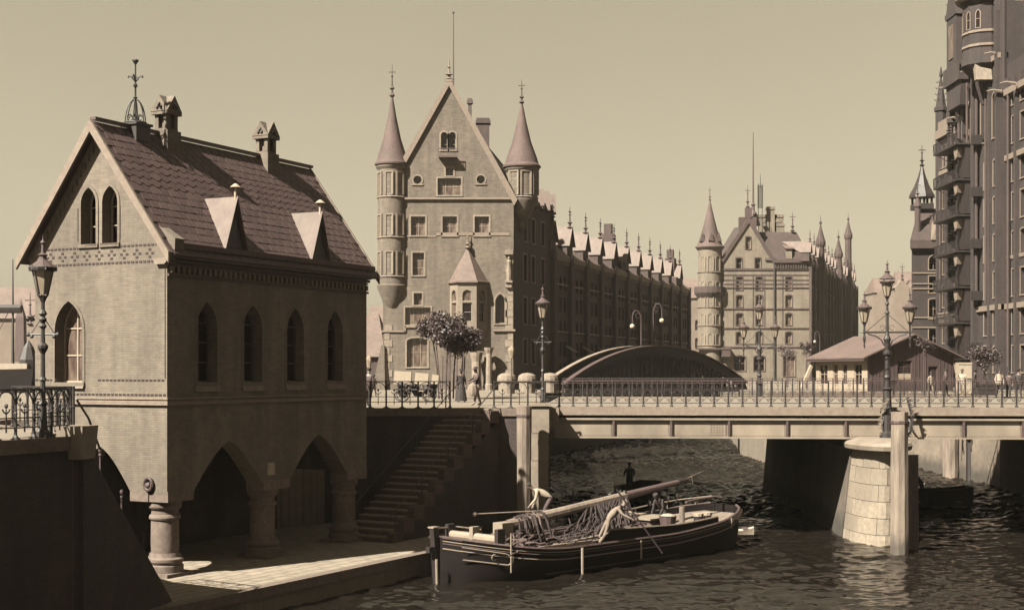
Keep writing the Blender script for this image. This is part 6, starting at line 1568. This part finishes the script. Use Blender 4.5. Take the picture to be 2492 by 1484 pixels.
rowboat('black work boat behind the pier under the right bridge span', x, y, rad(6), 4.6, 1.8, M_hull, False, 1.0)
p = stand(.7, .05, (.2, -.5, .8), (-.2, -.5, .8)); person('hunched dark figure in the black work boat beside the pier', (X_(2245, 78), 78.1, .35), rad(-120), p, (M_cloth_d, M_cloth_d, M_skin, M_cloth_d), hat='hat')
# people on the street
def walker(label, px, Y, face, cols, z=None, **k):
    pose = k.pop('pose', stand(.03, .18)); return person(label, (X_(px, Y), Y, (ST if z is None else z)+.01), face, pose, cols, **k)
D, G_, W_, LC = M_cloth_d, M_cloth_m, M_cloth_w, M_cloth_l
walker('woman in long black dress at the head of the stone stair', 1122, 76, rad(20), (D, D, M_skin, D), hat='hat', skirt=D, s=.97)
walker('stout man in hat and light trousers carrying a bundle at the stair head', 1162, 68.5, rad(-60), (G_, LC, M_skin, G_), hat='hat', pose=stand(.12, .25, (.1, -.4, 1.12), (-.1, -.38, 1.2)), s=1.02)
b_ = thing('white_bundle', 'pale bundle held by the stout man at the stair head', 'bundle', (X_(1150, 68.2), 68.2, ST)); MB().lathe([(.0, .45), (.22, .5), (.27, .75), (.2, 1.0), (.05, 1.08)], (0, 0), 8).build('bundle', M_cloth_l, b_, smooth=True)
walker('bystander in grey coat and cap at the railing beside the pump house', 897, 66, rad(160), (G_, D, M_skin, D), hat='cap')
walker('child sized figure in white by the pump house corner', 909, 92, rad(30), (W_, G_, M_skin, D), s=.8)
walker('man in white shirt and dark waistcoat, leftmost of the group on the bridge', 2432, 87.5, rad(10), (W_, D, M_skin, D), hat='cap')
walker('youth in dark cap beside the man in white shirt on the bridge', 2455, 88, rad(-30), (G_, D, M_skin, D), s=.92, hat='cap')
walker('man in dark suit, rightmost of the group on the bridge', 2479, 87, rad(170), (D, D, M_skin, D), hat='hat')
walker('boy in white standing in front of the customs hut gable', 2265, 95.5, rad(30), (W_, LC, M_skin, D), s=.9, z=ST)
walker('distant carter in white walking below the balconies', 2342, 93, rad(-40), (W_, LC, M_skin, G_), z=ST)
walker('man in dark jacket standing by the crates below the balconies', 2372, 94, rad(60), (D, G_, M_skin, D), z=ST, hat='hat')
walker('person in mid grey passing behind the bridge railing left of the pier lamp', 2300, 94, rad(80), (G_, D, M_skin, D), z=ST, hat='cap')
# handcart with white sheets
hc = thing('hand_cart', 'dark hand cart loaded with white boxes and sheets at the railing', 'cart', (X_(1012, 78), 78, ST))
g = MB(); g.box(-1.1, 1.1, -.5, .5, .62, .72); g.build('cart_bed', M_wood_d, hc)
for sx in (-.75, .75):
    for sy in (-.58, .58):
        g = MB(); n_ = 14
        for i in range(n_): a0, a1 = 2*math.pi*i/n_, 2*math.pi*(i+1)/n_; g.tube((sx+.36*math.cos(a0), sy, .36+.36*math.sin(a0)), (sx+.36*math.cos(a1), sy, .36+.36*math.sin(a1)), .03, n=4)
        for i in range(7): a0 = 2*math.pi*i/7; g.tube((sx, sy, .36), (sx+.34*math.cos(a0), sy, .36+.34*math.sin(a0)), .018, n=4)
        g.build('wheel', M_wood_d, hc)
g = MB()
random.seed(11)
for i in range(26): g.ball((random.uniform(-1.0, 1.0), random.uniform(-.55, .3), random.uniform(.35, .95)), random.uniform(.12, .24), 6)
g.build('dark_bundles', M_wood_d, hc, kind='stuff')
for i, (x, w_, h_) in enumerate(((-.75, .95, .72), (.30, .75, .62), (1.05, .38, .52))):
    c_ = thing('white_box', ('large white board leaning at the left end of the hand cart', 'white box in the middle of the hand cart', 'small white box at the right end of the hand cart')[i], 'box', (X_(1012, 78)+x, 78, ST+.98))
    g = MB(); g.hexa([(-w_/2, -.3, 0), (w_/2, -.3, -.03), (w_/2, .2, -.03), (-w_/2, .2, 0), (-w_/2+.07, -.3, h_), (w_/2+.05, -.3, h_-.06), (w_/2+.05, .2, h_-.06), (-w_/2+.07, .2, h_)]); g.build('box_body', M_cloth_w, c_)
# ================================================================= TREES
def tree(label, px, Y, th, cr, ch, lean=0.0, n_leaf=1500, seed=1, name='young_tree', stake=True):
    random.seed(seed); x = X_(px, Y); t = thing(name, label, 'tree', (x, Y, ST)); g = MB()
    g.path([(0, 0, 0), (lean*.3, .02, th*.5), (lean, 0, th)], .06, 6, .045)
    tips = []
    for k_ in range(9):
        a = random.uniform(0, 6.28); e = Vector((lean+cr*.6*math.cos(a)*random.uniform(.4, 1), cr*.6*math.sin(a), th+ch*random.uniform(.1, .8))); g.path([(lean, 0, th-.1), ((lean+e.x)/2, e.y/2, (th+e.z)/2+.1), e], .03, 4, .01); tips.append(e)
    g.build('trunk', M_bark, t)
    if stake: MB().tube((.16, .05, 0), (.13+lean*.8, .05, th*.92), .035, n=5).build('stake', M_wood_m, t)
    l_ = MB(); cl = [(e+Vector((random.gauss(0, .15), random.gauss(0, .15), random.gauss(0, .1))), random.uniform(.26, .55)*cr) for e in tips for _ in range(2)]
    for _ in range(n_leaf):
        c_, r = random.choice(cl); d = Vector((random.gauss(0, 1), random.gauss(0, 1), random.gauss(0, 1))).normalized()*r*random.random()**.4; p = c_+d; s_ = random.uniform(.05, .11)
        u = Vector((random.gauss(0, 1), random.gauss(0, 1), random.gauss(0, .6))).normalized(); v = u.orthogonal().normalized().lerp(u.cross(u.orthogonal()).normalized(), random.random()).normalized()
        l_.add([p-u*s_, p+v*s_*.6, p+u*s_, p-v*s_*.6], [(0, 1, 2, 3)])
    l_.build('crown', M_leaf, t, kind='stuff'); return t
for i, (px, Y, th, ln_) in enumerate(((1068, 86, 3.7, -.35), (1085, 84, 3.5, .1), (1103, 87, 3.3, .15), (1120, 85, 3.0, .2))):
    tree(('leftmost of the four staked young trees before the office building', 'second young tree from the left in the clump before the office building', 'third young tree from the left in the clump before the office building', 'rightmost of the four staked young trees before the office building')[i], px, Y, th-.2, 1.35, 1.7 if i < 2 else 1.2, ln_, seed=i+20, n_leaf=3400)
for k_, px in enumerate((1076, 1094, 1111, 1127)):
    s_ = thing('tree_stake', ('tall stake in the tree clump, nearest the hand cart', 'second tall stake from the left in the tree clump', 'third tall stake from the left in the tree clump', 'tall stake in the tree clump, nearest the woman in black')[k_], 'stake', (X_(px, 83), 83, ST)); MB().tube((0, 0, 0), (.03, 0, 2.6+.2*(k_ % 2)), .045, .035, 6).build('stake_pole', M_wood_m, s_)
tree('small palm like tree before the pale gabled warehouse', 1915, 150, 3.3, 1.3, 1.2, 0, 700, 31)
tree('small tree between the pale warehouse and the customs hut', 1962, 140, 3.4, 1.0, 1.2, 0, 600, 32)
tree('small leafy tree beside the customs hut at the foot of the balconies', 2392, 118, 1.5, 1.7, 2.4, .1, 3000, 33)
tree('young tree in front of the dark gable of the customs hut', 2248, 112, 3.4, .8, .9, 0, 700, 34)
# ================================================================= CUSTOMS HUT
hx, hy = 29.8, 118.0; hang = rad(90)-rad(75)
U = thing('customs_hut', 'single storey wooden customs hut with white windowed side and dark boarded gable', 'hut', (hx, hy, ST), hang)
GW, GL_, EH, AH = 8.15, 9.2, 3.05, 4.75
M_board = mat('dark_boarding', .10, .055, 3, rough=.8, stretch=(4, 4, .4))
outl = [(0, 0), (GW, 0), (GW, EH), (GW/2, AH), (0, EH)]
facade(U, 'gable_wall', M_board, (0, 0), 0, outl, [dict(u=3.5, z=.9, w=1.35, h=1.7, kind='rect', nx=2, nz=3, gl=M_glass, mf=M_iron_l), dict(u=6.2, z=0.02, w=.9, h=2.1, kind='rect', nx=1, nz=2, gl=M_glass, mf=M_wood_m)], .12)
for px_ in (0, 1): MB().box(2.86+px_*.66, 3.45+px_*.66, .07, .09, 1.0, 1.5).build('white_blind', M_white, U)
x = .05; i = 0
while x < GW-.05:
    zt = EH+(AH-EH)*(1-abs(x-GW/2)/(GW/2))-.05
    if not (2.75 < x < 4.25 or 5.7 < x < 6.7): MB().box(x-.03, x+.03, -.04, -.001, .02, zt).build('batten', M_board, U)
    x += .34
ops = [dict(u=u, z=.55, w=w_, h=1.75, kind='rect', nx=n_, nz=2, gl=g_, mf=M_white) for u, w_, n_, g_ in ((1.4, 1.5, 2, M_glass), (3.6, .9, 1, M_glass_l), (5.3, .8, 2, M_glass), (7.6, 1.3, 2, M_glass))]
facade(U, 'side_wall', M_white, (0, GL_), rad(-90), [(0, 0), (GL_, 0), (GL_, EH), (0, EH)], ops, .1)
MB().box(0.15, GW, .15, GL_, 0, EH-.1).build('back_walls', M_board, U)
for sg in (0, 1):
    xe = -.75 if sg == 0 else GW+.75; ze = EH-.75*(AH-EH)/(GW/2)
    g = MB(); q = [(GW/2, AH+.12), (xe, ze+.12), (xe, ze), (GW/2, AH)]; g.prism_y(q, -.7, GL_+.6); g.build('roof', mat('felt_roof', .22, .16, 2, rough=.9, stain=.3), U)
MB().box(-.7, -.62, -.6, GL_+.5, EH-.5, EH-.3).build('eaves_board', M_board, U)
g = MB(); g.hexa([(-1.6, GL_, 0), (-1.3, GL_, 0), (-1.3, GL_+.3, 0), (-1.6, GL_+.3, 0), (-.3, GL_, EH-.4), (-.05, GL_, EH-.4), (-.05, GL_+.3, EH-.4), (-.3, GL_+.3, EH-.4)]); g.build('white_brace', M_white, U)
# crates and carts below the balconies
for i, (px, Y, w_, h_, m_, lb) in enumerate(((2345, 100, .9, 2.3, M_white, 'tall white crate standing below the balconies right of the hut'), (2362, 101, .9, .9, M_wood_m, 'brown crate just right of the tall white crate'), (2398, 99, 1.4, .8, M_wood_d, 'wide dark crate left of the group of men on the bridge'))):
    t = thing('crate', lb, 'crate', (X_(px, Y), Y, ST)); g = MB(); g.box(-w_/2, w_/2, -.4, .4, 0.02, h_); g.build('crate_body', m_, t)
    for z in (.1, h_*.5, h_-.12): MB().box(-w_/2-.03, w_/2+.03, -.44, -.401, z, z+.09).build('slat', m_, t)
# ================================================================= LEFT BACKGROUND SHIPS
sh = thing('moored_ship', 'dark moored ship with mast beyond the street at the left edge', 'ship', (X_(10, 110), 110, ST-1))
g = MB(); g.hexa([(-9, 0, 0), (1.9, 0, 0), (1.9, 4, 0), (-9, 4, 0), (-9, 0, 2.6), (2.3, 0, 2.9), (2.3, 4, 2.9), (-9, 4, 2.6)]); g.build('hull', M_hull, sh)
MB().box(-2.5, 1.6, .5, 3, 2.7, 3.3).build('deck_house', M_white, sh)
MB().lathe([(.7, 2.6), (.75, 3.6), (.4, 4.6), (0, 5.2)], (1.4, 1.5), 8).build('covered_heap', M_wood_d, sh)
g = MB(); g.tube((.33, 1, 3), (.33, 1, 11.5), .14, .04, 6); g.tube((-1.6, 1, 7.6), (1.0, 1, 7.6), .35, n=6); g.build('mast', M_wood_d, sh)
g = MB(); g.path([(.3, 1, 8), (-1.2, 1, 5), (-1.6, 1, 3)], .03, 4); g.build('stay', M_rope_d, sh)
t = thing('brick_obelisk', 'dark pointed obelisk shaped chimney in front of the distant gabled warehouse', 'chimney', (X_(51, 190), 190, ST)); MB().lathe([(.9, 3), (.75, 9), (.0, 11.5)], (0, 0), 4, ph=.78).build('shaft', M_wood_m, t)

# ================================================================= AIR
MB().box(-160, 420, -3, 620, -3, 70).build('haze', None, kind='stuff')
hm = bpy.data.materials.new('haze_air'); hm.use_nodes = True; hn = hm.node_tree; hn.nodes.clear()
pv = hn.nodes.new('ShaderNodeVolumePrincipled'); pv.inputs['Color'].default_value = (.95, .9, .82, 1); pv.inputs['Density'].default_value = .00009; pv.inputs['Anisotropy'].default_value = .2
ho = hn.nodes.new('ShaderNodeOutputMaterial'); hn.links.new(pv.outputs[0], ho.inputs['Volume'])
hz = bpy.data.objects['haze']; hz.data.materials.clear(); hz.data.materials.append(hm)
